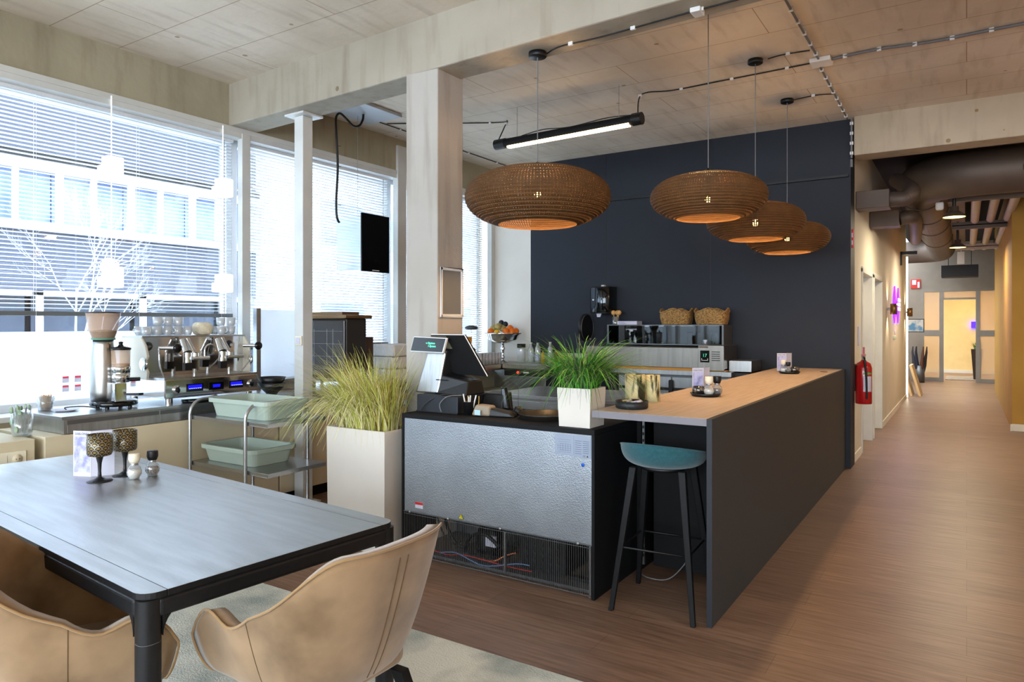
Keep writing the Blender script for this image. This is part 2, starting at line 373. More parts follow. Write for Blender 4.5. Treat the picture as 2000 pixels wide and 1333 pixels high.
# blinds
def blind(y0, y1, z0, tilt, label, group='venetian blinds on the window wall'):
    t = thing('venetian_blind', label, 'blind', (XW - .13, (y0 + y1) / 2, z0), 0, group)
    X = XW - .13
    MB().box(X - .03, X + .03, y0, y1, 3.245, 3.285).build('head_rail', M['white_metal'], t)
    MB().box(X - .02, X + .02, y0, y1, z0, z0 + .035).build('bottom_rail', M['rail'], t, bevel=.004)
    s = MB(); z = z0 + .06; hw = .0165
    while z < 3.24:
        dx = hw * cos(tilt); dz = hw * sin(tilt)
        s.add([(X - dx, y0, z - dz), (X + dx, y0, z + dz), (X + dx, y1, z + dz), (X - dx, y1, z - dz),
               (X, y0, z + .0030), (X, y1, z + .0030)], [(0, 4, 5, 3), (4, 1, 2, 5)], 0, True)
        z += .0305
    s.build('slats', M['slat'], t, solid=.0006)
    n = max(2, int((y1 - y0) / .75)); c = MB()
    for i in range(n + 1):
        y = y0 + .12 + (y1 - y0 - .24) * i / n
        for dx in (-.02, .02): c.cyl((X + dx, y, z0), (X + dx, y, 3.25), .0012, n=4)
    c.build('ladder_cords', M['slat'], t)
    MB().cyl((X + .03, y1 - .1, 1.2), (X + .03, y1 - .1, 3.25), .003, n=6).build('pull_cord', M['cable_grey'], t)
    return t
blind(.03, 4.12, 1.61, radians(10), 'half lowered white blind above the coffee machine')
blind(4.23, 6.23, 1.30, radians(30), 'white blind behind the steel post and black cable')
blind(6.40, 8.17, 1.10, radians(26), 'white blind behind the concrete column beside the dark wall')
# back wall: white strip, then dark panels
struct(MB().box(XWO, -5.04, YB, YB + .3, 0, 3.76), 'wall_back', M['wall_white'])
struct(MB().box(-5.04, -1.04, YB - .012, YB + .3, 0, 3.76), 'wall_back_dark', M['wall_dark'])
g = MB()
for x in (-3.9, -2.55): g.box(x - .002, x + .002, YB - .014, YB - .011, 1, 3.74)
struct(g, 'trim_12', M['black'], 'panel joints of the dark wall')
# dark rail across the wall
solo(MB().box(-5.0, -1.06, YB - .06, YB - .012, 3.12, 3.145), 'wall_rail', M['black'], 'thin black rail running across the dark wall', 'rail')
# corridor
XC = -1.06
struct(MB().box(-1.36, XC, YB - .01, 9.34, 0, 3.74).box(-1.36, XC, 9.34, 10.48, 2.22, 3.74).box(-1.36, XC, 10.48, 10.62, 0, 3.74)
       .box(-1.36, XC, 10.62, 11.76, 2.22, 3.74).box(-1.36, XC, 11.76, 16.8, 0, 3.74), 'wall_corridor_left', M['wall_cream'])
struct(MB().box(XC, XC + .012, 11.8, 16.8, 0, .09).box(XC, XC + .012, YB + .02, 9.28, 0, .09), 'baseboard_left', M['wall_white'])
for n, (a, b) in ((1, (9.34, 10.48)), (2, (10.62, 11.76))):
    d = struct(MB().box(-1.22, -1.18, a + .05, b - .05, 0, 2.17), 'door_%d' % n, M['wall_white'], 'cream corridor door')
    f = MB().box(-1.36, XC + .015, a, a + .06, 0, 2.22).box(-1.36, XC + .015, b - .06, b, 0, 2.22).box(-1.36, XC + .015, a, b, 2.17, 2.24)
    f.build('door_frame', M['grey_white'], d, bevel=.004)
    MB().cyl((-1.17, a + .15, 1.03), (-1.12, a + .15, 1.03), .012, n=10).box(-1.13, -1.115, a + .14, a + .28, 1.02, 1.04).build('door_handle', M['steel'], d)
# beyond the wall end: pale side bay
struct(MB().box(-2.8, -1.3, 16.8, 16.9, 0, 3.74).box(-2.8, -2.7, 16.8, 22.3, 0, 3.74), 'wall_bay', M['wall_white'])
struct(MB().box(-2.8, XR, 22.24, 22.4, 2.42, 3.74).box(-2.8, -1.05, 22.24, 22.4, 0, 2.42).box(.95, XR, 22.24, 22.4, 0, 2.42), 'wall_far', mat('taupe_plaster', '#8a8074', .8))
# wall block on the right, warm light painted into its colour
struct(MB().box(.55, 3.2, 12.5, 19.9, 0, 3.74), 'wall_right_block', M['gold'])
struct(MB().box(.53, .55, 12.45, 12.47, 0, .1).box(.55, 3.2, 12.485, 12.5, 0, .1), 'baseboard_right', M['wall_cream'])
struct(MB().box(XR, XR + .2, YN, 30, 0, 3.76), 'wall_right', M['wall_white'])
# wall behind the camera with a long window
struct(MB().box(XWO, XR, YN - .25, YN, 0, .8).box(XWO, XR, YN - .25, YN, 3.36, 3.76).box(XWO, -5.4, YN - .25, YN, .8, 3.36).box(5.7, XR, YN - .25, YN, .8, 3.36), 'wall_near', M['wall_white'])
wf = MB()
for x in (-5.4, -2.65, .1, 2.85, 5.6): wf.box(x, x + .1, YN - .2, YN - .1, .8, 3.36)
wn = struct(wf, 'window_6', M['white_metal'])
# room beyond the glass partition
struct(MB().box(-2.8, 3, 26.3, 26.4, 0, 3.74), 'wall_lobby', mat('lobby_plaster', '#d8bd84', .8))
struct(MB().box(-2.8, 3, 22.42, 26.3, 2.75, 2.85), 'ceiling_lobby', M['wall_cream'])
struct(MB().box(-2.8, 3, 26.27, 26.3, 0, .1), 'baseboard_lobby', M['wall_cream'])
# rug
def rug_mat():
    m = mat('faded_rug', '#cfd2c8', .95, col2='#98a29e', scale=3.2, detail=10, bump=.5, bscale=120, spec=.1, contrast=(.42, .66)); return m
solo(MB().prism(rrect(-5.0, -.62, .05, 2.71, .01), .0005, .012), 'rug', rug_mat(), 'large faded grey green patterned rug under the dining table', 'rug', bevel=.004)
# ------------------------------------------------------------------ outside
M['asphalt'] = mat('pale_paving', '#b9b9b8', .9, scale=1)
struct(MB().box(-60, -6.05, -40, 60, -.4, -.3), 'ground_outside', M['asphalt'])
M['brick_grey'] = mat('grey_cladding', '#3d414e', .8, col2='#343845', scale=30)
M['frame_white'] = mat('white_frames', '#e8ebf0', .5)
M['win_blue'] = mat('office_glass', '#52668f', .25, .0, col2='#8092b8', scale=1.2, spec=.2)
fb = thing('office_building', 'grey clad office building with a white framed window band across the street', 'building', (-14, 3, -.3))
MB().box(-22, -14, -14, 10.6, -.3, 1.0).box(-22, -14.0, -14, 10.6, 2.15, 3.3).box(-22, -14.0, -14, 10.6, 4.45, 5.75).box(-22, -14.6, -14, 10.6, -.3, 5.7).build('cladding', M['brick_grey'], fb)
MB().box(-13.99, -13.86, -14, 10.6, 4.46, 4.62).build('cornice', M['black_matt'], fb)
MB().box(-14.02, -13.9, -14, 10.6, 3.22, 3.36).box(-14.02, -13.9, -14, 10.6, 4.3, 4.46).build('window_band', M['frame_white'], fb)
y = -13.5; k = 0
while y < 10.2:
    fr = MB().box(-14.05, -13.92, y, y + .09, 3.36, 4.3).box(-14.05, -13.92, y + .62, y + .68, 3.36, 4.3).build('window_frame', M['frame_white'], fb)
    MB().box(-14.2, -14.18, y, min(y + 1.3, 10.55), 3.3, 4.35).build('pane', M['win_blue'], fr); y += 1.32
y = -13
while y < 10:
    fr = MB().box(-14.1, -13.98, y, y + .08, 1.0, 2.15).box(-14.1, -13.98, y, min(y + 1.8, 10.5), 2.05, 2.15).build('window_frame', M['frame_white'], fb)
    MB().box(-14.3, -14.28, y, min(y + 1.8, 10.5), 1.0, 2.15).build('pane', mat('dark_pane', '#3b4250', .1), fr) if k == 0 else MB().box(-14.3, -14.28, y, min(y + 1.8, 10.5), 1.0, 2.15).build('pane', bpy.data.materials['dark_pane'], fr); k = 1; y += 1.9
wb = thing('apartment_building', 'white plastered building seen through the blind behind the post', 'building', (-14, 20, -.3))
MB().box(-22, -13.8, 10.62, 46, -.3, 6.5).build('wall', mat('white_render', '#dfe4ea', .8), wb)
for yy in (12.4, 15.0, 17.8, 20.6, 23.4):
    for zz in (1.0, 3.6): MB().box(-13.83, -13.78, yy, yy + 1.5, zz, zz + 1.1).build('window', M['win_blue'], wb)
# bare street tree
def tree():
    mb = MB(); random.seed(5)
    def br(p, d, l, r, n):
        q = p + d * l; mid = p + d * l * .5 + Vector((random.uniform(-1, 1), random.uniform(-1, 1), 0)) * l * .05
        mb.tube([p, mid, q], [r, r * .8, r * .6], 5)
        if n == 0: return
        for i in range(3 if n > 1 else 4):
            a = random.uniform(0, 2 * pi); sp = random.uniform(.35, .75)
            o = d.orthogonal().normalized(); o2 = d.cross(o)
            nd = (d + (o * cos(a) + o2 * sin(a)) * sp).normalized(); nd = (nd + Vector((0, 0, .15))).normalized()
            br(p + d * l * random.uniform(.45, 1), nd, l * random.uniform(.55, .8), r * .5, n - 1)
    br(Vector((-9.6, 4.6, -.3)), Vector((0, 0, 1)), 1.5, .035, 5)
    return mb
solo(tree(), 'street_tree', mat('pale_bark', '#b9bcc4', .8), 'bare branched young tree outside the large window', 'tree')
# ------------------------------------------------------------------ dining table
TR = radians(-4.8)
def table():
    # local frame: origin under the far right corner's rectangle; x along the long side (towards -x), built in table space
    L_, W_ = 2.60, .995; zt = .76
    t = thing('dining_table', 'black stained wooden dining table with rounded frame corners', 'table', (-1.962, 1.625, 0), TR)
    x0, x1, y0, y1 = -L_, 0.0, -W_ / 2, W_ / 2
    wood = mat('black_stained_oak', '#1a1b1e', .38, col2='#26272a', scale=2.2, stretch=(1.2, 12, 1), detail=10, bump=.22, bscale=14, spec=1.0, rvar=.05, coat=1.0)
    wood.node_tree.nodes['Principled BSDF'].inputs['Coat Roughness'].default_value = .36; wood.node_tree.nodes['Principled BSDF'].inputs['Coat IOR'].default_value = 3.9
    M['table_wood'] = wood
    nt_ = wood.node_tree; ns_t = [n for n in nt_.nodes if n.type == 'TEX_NOISE'][0]; mr_t = nt_.nodes.new('ShaderNodeMapRange')
    mr_t.inputs[1].default_value = .35; mr_t.inputs[2].default_value = .65; mr_t.inputs[3].default_value = .33; mr_t.inputs[4].default_value = .42
    nt_.links.new(ns_t.outputs[0], mr_t.inputs[0]); nt_.links.new(mr_t.outputs[0], nt_.nodes['Principled BSDF'].inputs['Coat Roughness'])
    mc_t = nt_.nodes.new('ShaderNodeMapRange'); mc_t.inputs[1].default_value = .4; mc_t.inputs[2].default_value = .6; mc_t.inputs[3].default_value = 1.0; mc_t.inputs[4].default_value = .90
    nt_.links.new(ns_t.outputs[0], mc_t.inputs[0]); nt_.links.new(mc_t.outputs[0], nt_.nodes['Principled BSDF'].inputs['Coat Weight'])
    side = mat('black_stained_frame', '#101113', .48, col2='#17181a', scale=5, stretch=(6, 6, 6), spec=.4)
    g = .0008
    def slab(xa, xb, ya, yb, r4):     # r4: corner radii (x1y1, x0y1, x0y0, x1y0)
        o = []
        for cx, cy, sx, sy, ang, r in ((xb, yb, -1, -1, 0, r4[0]), (xa, yb, 1, -1, pi / 2, r4[1]), (xa, ya, 1, 1, pi, r4[2]), (xb, ya, -1, 1, 1.5 * pi, r4[3])):
            if r == 0: o.append((cx, cy)); continue
            for i in range(7): o.append((cx + sx * r + r * cos(ang + pi / 2 * i / 6), cy + sy * r + r * sin(ang + pi / 2 * i / 6)))
        n = len(o); vs = [(x, y, zt - .02) for x, y in o] + [(x, y, zt) for x, y in o]
        q = MB().add(vs, [tuple(range(n, 2 * n))], 0)
        q.add(vs, [tuple(range(n - 1, -1, -1))] + [(i, (i + 1) % n, n + (i + 1) % n, n + i) for i in range(n)], 1)
        return q
    slab(x0, x1, y0 + .075 + g, y1 - .075 - g, (0, 0, 0, 0)).build('table_top', [wood, side], t, local=True, bevel=.0015)
    slab(x0, x1, y0, y0 + .075 - g, (0, 0, .055, .055)).build('edge_board', [wood, side], t, local=True, bevel=.0015)
    slab(x0, x1, y1 - .075 + g, y1, (.055, .055, 0, 0)).build('edge_board', [wood, side], t, local=True, bevel=.0015)
    th = .068
    for sx in (0, 1):
        for sy in (0, 1):
            cx = x1 if sx else x0; cy = y1 if sy else y0; dx = -1 if sx else 1; dy = -1 if sy else 1
            lg = MB()
            # leg: vertical rounded post that bends into both rails
            prof = rrect(min(cx, cx + dx * th), max(cx, cx + dx * th), min(cy, cy + dy * th), max(cy, cy + dy * th), .028, 5)
            lg.prism(prof, .0125, zt - .10, 0, True)
            # rounded shoulder
            c = (cx + dx * th / 2, cy + dy * th / 2)
            ks = 7
            for j in range(ks):
                a0 = pi / 2 * j / ks; a1 = pi / 2 * (j + 1) / ks
                def sc(a, p):
                    k = 1 + (1 - cos(a)) * .0; return (c[0] + (p[0] - c[0]) * k + dx * 0, c[1] + (p[1] - c[1]) * k + dy * 0, zt - .10 + sin(a) * .079)
                A = [sc(a0, p) for p in prof]; B = [sc(a1, p) for p in prof]; n = len(prof)
                lg.add(A + B, [(i, (i + 1) % n, n + (i + 1) % n, n + i) for i in range(n)], 0, True)
                if j == ks - 1: lg.add(B, [tuple(range(n))])
            R = .085
            for ax in (0, 1):             # concave fillets into the rails
                N_ = 8; pts = []
                for i in range(N_ + 1):
                    a = pi / 2 * i / N_; pts.append((R - R * sin(a), -R + R * cos(a)))   # from (R,0) to (0,-R)
                lo, hi = .004, .045
                for i in range(N_):
                    (u0, w0), (u1, w1) = pts[i], pts[i + 1]
                    for_v = []
                    for (u, w) in ((u0, w0), (u1, w1)):
                        for q in (lo, hi):
                            if ax == 0: for_v.append((cx + dx * (th - .004 + u), cy + dy * q, zt - .050 + w))
                            else: for_v.append((cx + dx * q, cy + dy * (th - .004 + u), zt - .050 + w))
                    for (u, w) in ((u0, .01), (u1, .01)):
                        for q in (lo, hi):
                            if ax == 0: for_v.append((cx + dx * (th - .004 + u), cy + dy * q, zt - .050 + w))
                            else: for_v.append((cx + dx * q, cy + dy * (th - .004 + u), zt - .050 + w))
                    lg.add(for_v, [(0, 1, 3, 2), (0, 2, 6, 4), (1, 5, 7, 3), (2, 3, 7, 6), (0, 4, 5, 1)], 0, True)
            lg.build('leg', side, t, local=True)
            MB().prism([(c[0] + (p[0] - c[0]) * 1.006, c[1] + (p[1] - c[1]) * 1.012) for p in prof], zt - .150, zt - .149).build('leg_joint', M['cable_grey'], t, local=True)
    for yy in (y0, y1 - .045): MB().box(x0 + .05, x1 - .05, yy, yy + .045, zt - .078, zt - .0202).build('rail', side, t, local=True, bevel=.012, seg=3)
    for xx in (x0, x1 - .045): MB().box(xx, xx + .045, y0 + .05, y1 - .05, zt - .078, zt - .0202).build('rail', side, t, local=True, bevel=.012, seg=3)
    return t
table()

# ------------------------------------------------------------------ velvet armchairs
def chair(name, label, loc, rz):
    t = thing(name, label, 'chair', loc, rz, 'sand velvet armchairs at the dining table')
    def plan(k, sx, syf, syb):            # k in -1..1 -> U-shaped outline, left arm front -> back -> right arm front
        a = abs(k); sg = 1 if k > 0 else -1
        if a < .55:                        # back arc
            ang = a / .55 * pi / 2
            return (sg * sx * sin(ang) ** .72, -syb * max(cos(ang), 0) ** .72)
        q = (a - .55) / .45
        return (sg * sx * (1 - .06 * q * q), syf * q)
    def rim(k):
        a = abs(k)
        def ss(x, e0, e1):
            x = min(max((x - e0) / (e1 - e0), 0), 1); return x * x * (3 - 2 * x)
        h = .87 - .245 * ss(a, .20, .72)
        h += .030 * ss(a, .70, .86)
        return h - .10 * max(0, (a - .86) / .14) ** 2
    def base(k): return .385 + .03 * max(0, (abs(k) - .6) / .4)
    def P(u, v, off=0):
        k = -1 + 2 * u
        rx, ry = plan(k, .318, .315, .315); bx, by = plan(k, .215, .24, .12)
        s = v ** (.62 if abs(k) < .6 else .62 - .8 * (abs(k) - .6)) if v > 0 else 0
        h = base(k) + (rim(k) - base(k)) * v
        x = bx + (rx - bx) * s; y = by + (ry - by) * s
        # lower part rounds under
        return Vector((x, y, h))
    NU, NV = 56, 14
    sh = MB().grid(lambda u, v: tuple(P(u, v)), NU, NV)
    def inner(u, v):
        p = P(u, v); c = Vector((0, .05, p.z)); d = (c - p); d.z = 0
        th = .045 if v > .2 else .035
        return tuple(p + d.normalized() * th)
    si = MB().grid(inner, NU, NV)
    n = len(sh.v); K = NV + 1
    sh.add(si.v, [tuple(reversed(f)) for f in si.f], 0, True)
    cap = []
    m = MB(); m.v = list(sh.v)
    for i in range(NU):
        a = i * K + NV; b = (i + 1) * K + NV; cap.append((a, b, n + b, n + a))
        a = i * K; b = (i + 1) * K; cap.append((b, a, n + a, n + b))
    for j in range(NV):
        cap.append((j, j + 1, n + j + 1, n + j)); a = NU * K + j; cap.append((a + 1, a, n + a, n + a + 1))
    sh.f += cap; sh.m += [0] * len(cap); sh.sm += [True] * len(cap)
    s = sh.build('upholstered_shell', M['velvet'], t, local=True)
    MB().prism(rrect(-.19, .19, -.10, .235, .08), .365, .392).build('seat_base', M['velvet'], t, local=True, bevel=.01)
    MB().prism(rrect(-.225, .225, -.15, .28, .09, 6), .39, .475).build('seat_cushion', M['velvet'], t, local=True, bevel=.025, seg=4)
    pts = [P(0, j / 8) + Vector((0, .004, 0)) for j in range(0, 8)] + [P(i / 56, 1) + Vector((0, 0, .002)) for i in range(57)] + [P(1, 1 - j / 8) + Vector((0, .004, 0)) for j in range(1, 9)]
    out = []
    for p in pts:
        d = Vector((p.x, p.y - .05, 0)).normalized(); out.append(p + d * .002)
    MB().tube(out, .0042, 6).build('piping', M['piping'], s, local=True)
    for k0 in (-.0035, .0035):
        MB().tube([P(.5 + k0, v / 12) + Vector((0, -.0008, 0)) for v in range(1, 12)], .0016, 5).build('seam', M['seam'], s, local=True)
    for u in (.205, .795):
        MB().tube([P(u, v / 12) + (P(u, v / 12) - Vector((0, .05, P(u, v / 12).z))).normalized() * .0006 for v in range(0, 13)], .0012, 5).build('seam', M['seam'], s, local=True)
    for sx in (-1, 1):
        for sy in (-1, 1):
            MB().hexa([(sx * .25 - .012, sy * .24 - .016, 0), (sx * .25 + .012, sy * .24 - .016, 0), (sx * .25 + .012, sy * .24 + .016, 0), (sx * .25 - .012, sy * .24 + .016, 0)],
                      [(sx * .17 - .02, sy * .13 - .026, .372), (sx * .17 + .02, sy * .13 - .026, .372), (sx * .17 + .02, sy * .13 + .026, .372), (sx * .17 - .02, sy * .13 + .026, .372)]).build('leg', M['leg_black'], t, local=True, bevel=.003)
    return t
chair('armchair', 'sand velvet armchair with piped rim at the right end of the table', (-1.745, 1.625, .012), radians(90))
chair('armchair', 'sand velvet armchair tucked under the near long side of the table', (-2.46, 1.13, .012), radians(-28))

# ------------------------------------------------------------------ on the table
ZT = .76
def menu(name, label, x, y, z, rz, w, h, group=None):
    t = thing(name, label, 'menu card', (x, y, z), rz, group)
    a = radians(62)
    for s, (ax, wd) in enumerate(((0, w), (a, w * .95), (radians(-35), w))):
        dx, dy = cos(ax), sin(ax)
        if s == 2: p0 = (0, .001); dx, dy = cos(radians(38)), sin(radians(38))
        else: p0 = (0, 0)
        nx, ny = -dy * .0006, dx * .0006
        sg = 1 if s else -1
        q = (p0[0] + dx * wd * sg, p0[1] + dy * wd * sg)
        leaf = MB().hexa([(p0[0] - nx, p0[1] - ny, 0), (q[0] - nx, q[1] - ny, 0), (q[0] + nx, q[1] + ny, 0), (p0[0] + nx, p0[1] + ny, 0)],
                  [(p0[0] - nx, p0[1] - ny, h), (q[0] - nx, q[1] - ny, h), (q[0] + nx, q[1] + ny, h), (p0[0] + nx, p0[1] + ny, h)])
        o = leaf.build('leaf', M['card_white'], t, local=True)
        if s == 0:
            MB().box(-w + .006, -.006, -.0014, -.0010, .02, h - .03).build('printed_picture', M['card_lilac'], o, local=True)
            tm = text_mb('SABLONES', w * .17, (-w * .5, -.0012, h - .021), (1, 0, 0), (0, 0, 1), .0004, 'CENTER')
            tm.build('lettering', M['ink'], o, local=True)
    return t
menu('menu_card', 'folded lilac printed menu card standing behind the smoked goblets', -3.80, 1.875, ZT, radians(22), .105, .235)
def goblet(x, y, label, first=None):
    if first: return dup(first, (x, y, ZT), None, label)
    t = thing('candle_goblet', label, 'goblet', (x, y, ZT), 0, 'smoked goblets on the dining table')
    m = bpy.data.materials.new('embossed_smoked_glass'); m.use_nodes = True; N = m.node_tree.nodes; L = m.node_tree.links; b = N['Principled BSDF']
    tc = N.new('ShaderNodeTexCoord'); sp = N.new('ShaderNodeSeparateXYZ'); L.new(tc.outputs['Object'], sp.inputs[0])
    def mth(op, a, b_=None, v=None):
        n = N.new('ShaderNodeMath'); n.operation = op
        L.new(a, n.inputs[0]) if not isinstance(a, float) else setattr(n.inputs[0], 'default_value', a)
        if b_ is not None: L.new(b_, n.inputs[1])
        if v is not None: n.inputs[1].default_value = v
        return n.outputs[0]
    ang = mth('ARCTAN2', sp.outputs[1], sp.outputs[0]); u = mth('MULTIPLY', ang, v=11 / (2 * pi))
    zz = mth('MULTIPLY', sp.outputs[2], v=1 / .0185)
    fl = mth('FLOOR', zz); half = mth('MULTIPLY', fl, v=.5); u2 = mth('ADD', u, half); fu = mth('SUBTRACT', mth('FRACT', u2), v=.5); fz = mth('FRACT', zz)
    r2 = mth('ADD', mth('MULTIPLY', fu, fu), mth('MULTIPLY', mth('MULTIPLY', fz, fz), v=.28)); rr = mth('SQRT', r2)
    cr = N.new('ShaderNodeValToRGB'); el = cr.color_ramp.elements; el[0].position = 0; el[0].color = hx('#b0944e'); el[1].position = .52; el[1].color = hx('#0e0c09')
    e = el.new(.28); e.color = hx('#4a3d24'); e = el.new(.44); e.color = hx('#2a231a'); e = el.new(.49); e.color = hx('#c4baa0')
    L.new(rr, cr.inputs[0]); L.new(cr.outputs[0], b.inputs['Base Color']); b.inputs['Roughness'].default_value = .28; b.inputs['Metallic'].default_value = .35
    L.new(cr.outputs[0], b.inputs['Emission Color']); b.inputs['Emission Strength'].default_value = 0
    bp = N.new('ShaderNodeBump'); bp.inputs['Strength'].default_value = .5; bp.inputs['Distance'].default_value = .003; L.new(rr, bp.inputs['Height']); L.new(bp.outputs[0], b.inputs['Normal'])
    MB().lathe([(.0, .124), (.030, .125), (.052, .131), (.0575, .142), (.0585, .236), (.0565, .236), (.0555, .145), (.04, .136), (0, .134)], n=40).build('bowl', m, t, local=True)
    MB().lathe([(0, 0), (.058, 0), (.0585, .003), (.03, .010), (.0095, .022), (.0075, .05), (.0095, .09), (.017, .122), (.02, .128), (0, .128)], n=32).build('stem', mat('matt_black_glass', '#15171a', .35), t, local=True)
    MB().lathe([(0, .136), (.03, .136), (.03, .222), (.0, .222)], n=20).build('candle', mat('cream_wax', '#e8dfc6', .6), t, local=True)
    return t
g1 = goblet(-3.655, 1.845, 'smoked goblet with scale pattern nearer the menu card')
goblet(-3.69, 1.99, 'smoked goblet with scale pattern beside the white topped mill', g1)
def mill(x, y, z, cap, capm, fill, label, s=1.0, group='salt and pepper mills on the dining table'):
    t = thing(cap, label, 'mill', (x, y, z), 0, group)
    gl = M['glass_clear']
    MB().lathe([(r * s, h * s) for r, h in ((.0, .0), (.024, 0), (.026, .004), (.025, .010), (.036, .026), (.037, .042), (.030, .062), (.021, .074), (.020, .080))], n=28).build('jar', gl, t, local=True)
    MB().lathe([(r * s, h * s) for r, h in ((0, .006), (.022, .006), (.033, .024), (.034, .040), (.028, .050), (0, .052))], n=24).build('filling', fill, t, local=True)
    MB().lathe([(r * s, h * s) for r, h in ((0, .076), (.0195, .076), (.0195, .09), (0, .09))], n=24).build('collar', M['steel'], t, local=True)
    MB().lathe([(r * s, h * s) for r, h in ((0, .088), (.022, .088), (.029, .108), (.028, .134), (.0275, .137), (0, .138))], n=28).build('cap', capm, t, local=True)
    return t
M['salt'] = mat('salt', '#e6e2da', .9, col2='#d8d4cb', scale=200)
M['pepper'] = mat('peppercorns', '#6f5a44', .8, col2='#1f1814', scale=160, contrast=(.45, .55), bump=.8, bscale=200)
M['cap_white'] = mat('cream_cap', '#e6dfc8', .4)
mill(-3.555, 1.965, ZT, 'salt_mill', M['cap_white'], M['salt'], 'glass salt mill with white cap on the dining table', .95)
mill(-3.555, 2.06, ZT, 'pepper_mill', M['black'], M['pepper'], 'glass pepper mill with black cap on the dining table', .95)

# ------------------------------------------------------------------ bar counter
bar = thing('bar_counter', 'long dark bar counter with taupe laminate top and grey side panel', 'counter', (-1.4, 5.9, 0))
BY0, BY1 = 3.56, 8.27
MB().box(-1.115, -1.088, BY0, BY1, 0, 1.064).build('side_panel', M['charcoal'], bar)
MB().box(-1.1155, -1.0875, BY0 - .002, BY0, 0, 1.064).build('panel_edge', mat('dark_edge', '#1b1f26', .6), bar)
MB().box(-1.765, -1.116, BY0, BY1, 1.026, 1.064).build('counter_top', [M['bar_top'], M['bar_edge']], bar)
MB().box(-1.765, -1.116, BY0 - .002, BY0 + .001, 1.026, 1.0635).build('edge_band', M['bar_edge'], bar)
MB().box(-1.76, -1.72, 4.16, BY1, 0.0, 1.025).build('inner_panel', M['black_matt'], bar)
MB().box(-1.64, -1.116, 4.17, 4.2, .045, 1.025).build('back_panel', M['black_matt'], bar)
MB().lathe([(0, 0), (.035, 0), (.036, .003), (0, .003)], (-1.21, 7.68, 1.064), 20).build('cable_grommet', M['black'], bar)
MB().box(-1.700, -1.685, 4.13, 4.15, .05, 1.02).build('bracket_rail', M['steel'], bar)
rr_ = MB()
for i in range(22): rr_.box(-1.698, -1.687, 4.127, 4.131, .10 + i * .042, .118 + i * .042)
rr_.build('bracket_slots', M['black'], bar)
solo(MB().tube(smooth_path([(-1.72, 4.10, .02), (-1.62, 4.02, .016), (-1.5, 4.06, .02), (-1.42, 4.16, .12), (-1.40, 4.16, .22)]), .004, 6), 'power_cord', M['cable_grey'], 'thin grey cord on the floor behind the bar stool', 'cord')

# ------------------------------------------------------------------ bar stool
def stool():
    t = thing('bar_stool', 'black bar stool with teal felt bucket seat at the bar end', 'stool', (-1.41, 3.73, 0), radians(4))
    def P(u, v):
        a = 2 * pi * u; rx = .238; ry = .215
        r = sin(v * pi / 2) ** .45
        x = rx * r * cos(a); y = ry * r * sin(a)
        rimh = .862 - .045 * sin(a) - .004 * cos(a); back = 0
        z = .765 + (rimh + back - .765) * (1 - cos(v * pi / 2)) ** 1.15
        return (x, y, z)
    sh = MB().grid(P, 48, 12, wrap=True)
    o = sh.build('seat', M['teal'], t, local=True, solid=.022)
    MB().tube([Vector(P(i / 48, 1)) + Vector((0, 0, .001)) for i in range(48)], .0045, 6, closed=True).build('seat_piping', M['teal'], o, local=True)
    MB().lathe([(0, .745), (.12, .748), (.13, .768), (.0, .77)], n=28).build('seat_plate', M['black'], t, local=True)
    tops = {}
    for sx in (-1, 1):
        for sy in (-1, 1):
            b = (sx * .222, sy * .225); q = (sx * .135, sy * .11); w = .016; d = .021
            MB().hexa([(b[0] - w * .8, b[1] - d * .6, 0), (b[0] + w * .8, b[1] - d * .6, 0), (b[0] + w * .8, b[1] + d * .6, 0), (b[0] - w * .8, b[1] + d * .6, 0)],
                      [(q[0] - w * 1.2, q[1] - d, .765), (q[0] + w * 1.2, q[1] - d, .765), (q[0] + w * 1.2, q[1] + d, .765), (q[0] - w * 1.2, q[1] + d, .765)]).build('leg', M['leg_black'], t, local=True, bevel=.004)
    z = .335; k = .335 / .765; cx = .222 + (.135 - .222) * k; cy = .225 + (.11 - .225) * k
    c4 = [(-cx, -cy, z), (cx, -cy, z), (cx, cy, z), (-cx, cy, z)]
    MB().tube(c4 + [c4[0]], .0065, 8).build('footrest', M['black'], t, local=True)
    return t
stool()

# ------------------------------------------------------------------ display fridge seen from behind
fr = thing('display_fridge', 'low fridge with galvanised steel back and open grille in front of the kitchen', 'fridge', (-2.46, 3.9, 0))
FX0, FX1, FY, FH = -3.175, -1.748, 3.56, .953
MB().box(FX0, FX1, FY - .005, 4.20, FH - .03, FH).build('top', M['black_matt'], fr, bevel=.003)
for xa in (FX1 - .018, FX0): MB().box(xa, xa + .018, FY - .004, 4.20, 0.0, FH - .03).build('side_panel', M['black_matt'], fr)
MB().box(FX0 + .02, FX1 - .02, FY + .002, FY + .03, .30, FH - .03).build('back_sheet', M['galv'], fr)
MB().box(FX0 + .02, FX1 - .02, FY + .05, 4.18, .012, .03).build('floor_tray', M['galv_dark'], fr)
MB().box(FX0 + .02, FX1 - .02, 4.12, 4.15, .03, .30).build('inner_wall', M['galv_dark'], fr)
gr = MB(); n = 98
for i in range(n + 1):
    x = FX0 + .03 + (FX1 - FX0 - .06) * i / n; gr.cyl((x, FY - .008, .02), (x, FY - .008, .305), .0014, n=4, caps=False)
gr.cyl((FX0 + .025, FY - .008, .305), (FX1 - .025, FY - .008, .305), .0035, n=6).cyl((FX0 + .025, FY - .008, .022), (FX1 - .025, FY - .008, .022), .0035, n=6)
gr.cyl((FX0 + .025, FY - .008, .29), (FX1 - .025, FY - .008, .29), .002, n=6).build('grille', M['galv_dark'], fr)
for x in (-3.1, -2.78, -2.38, -1.85):
    MB().lathe([(0, 0), (.008, 0), (.008, .006), (0, .006)], (x, FY - .014, .305), 10, axis='y').build('screw', M['steel'], fr)
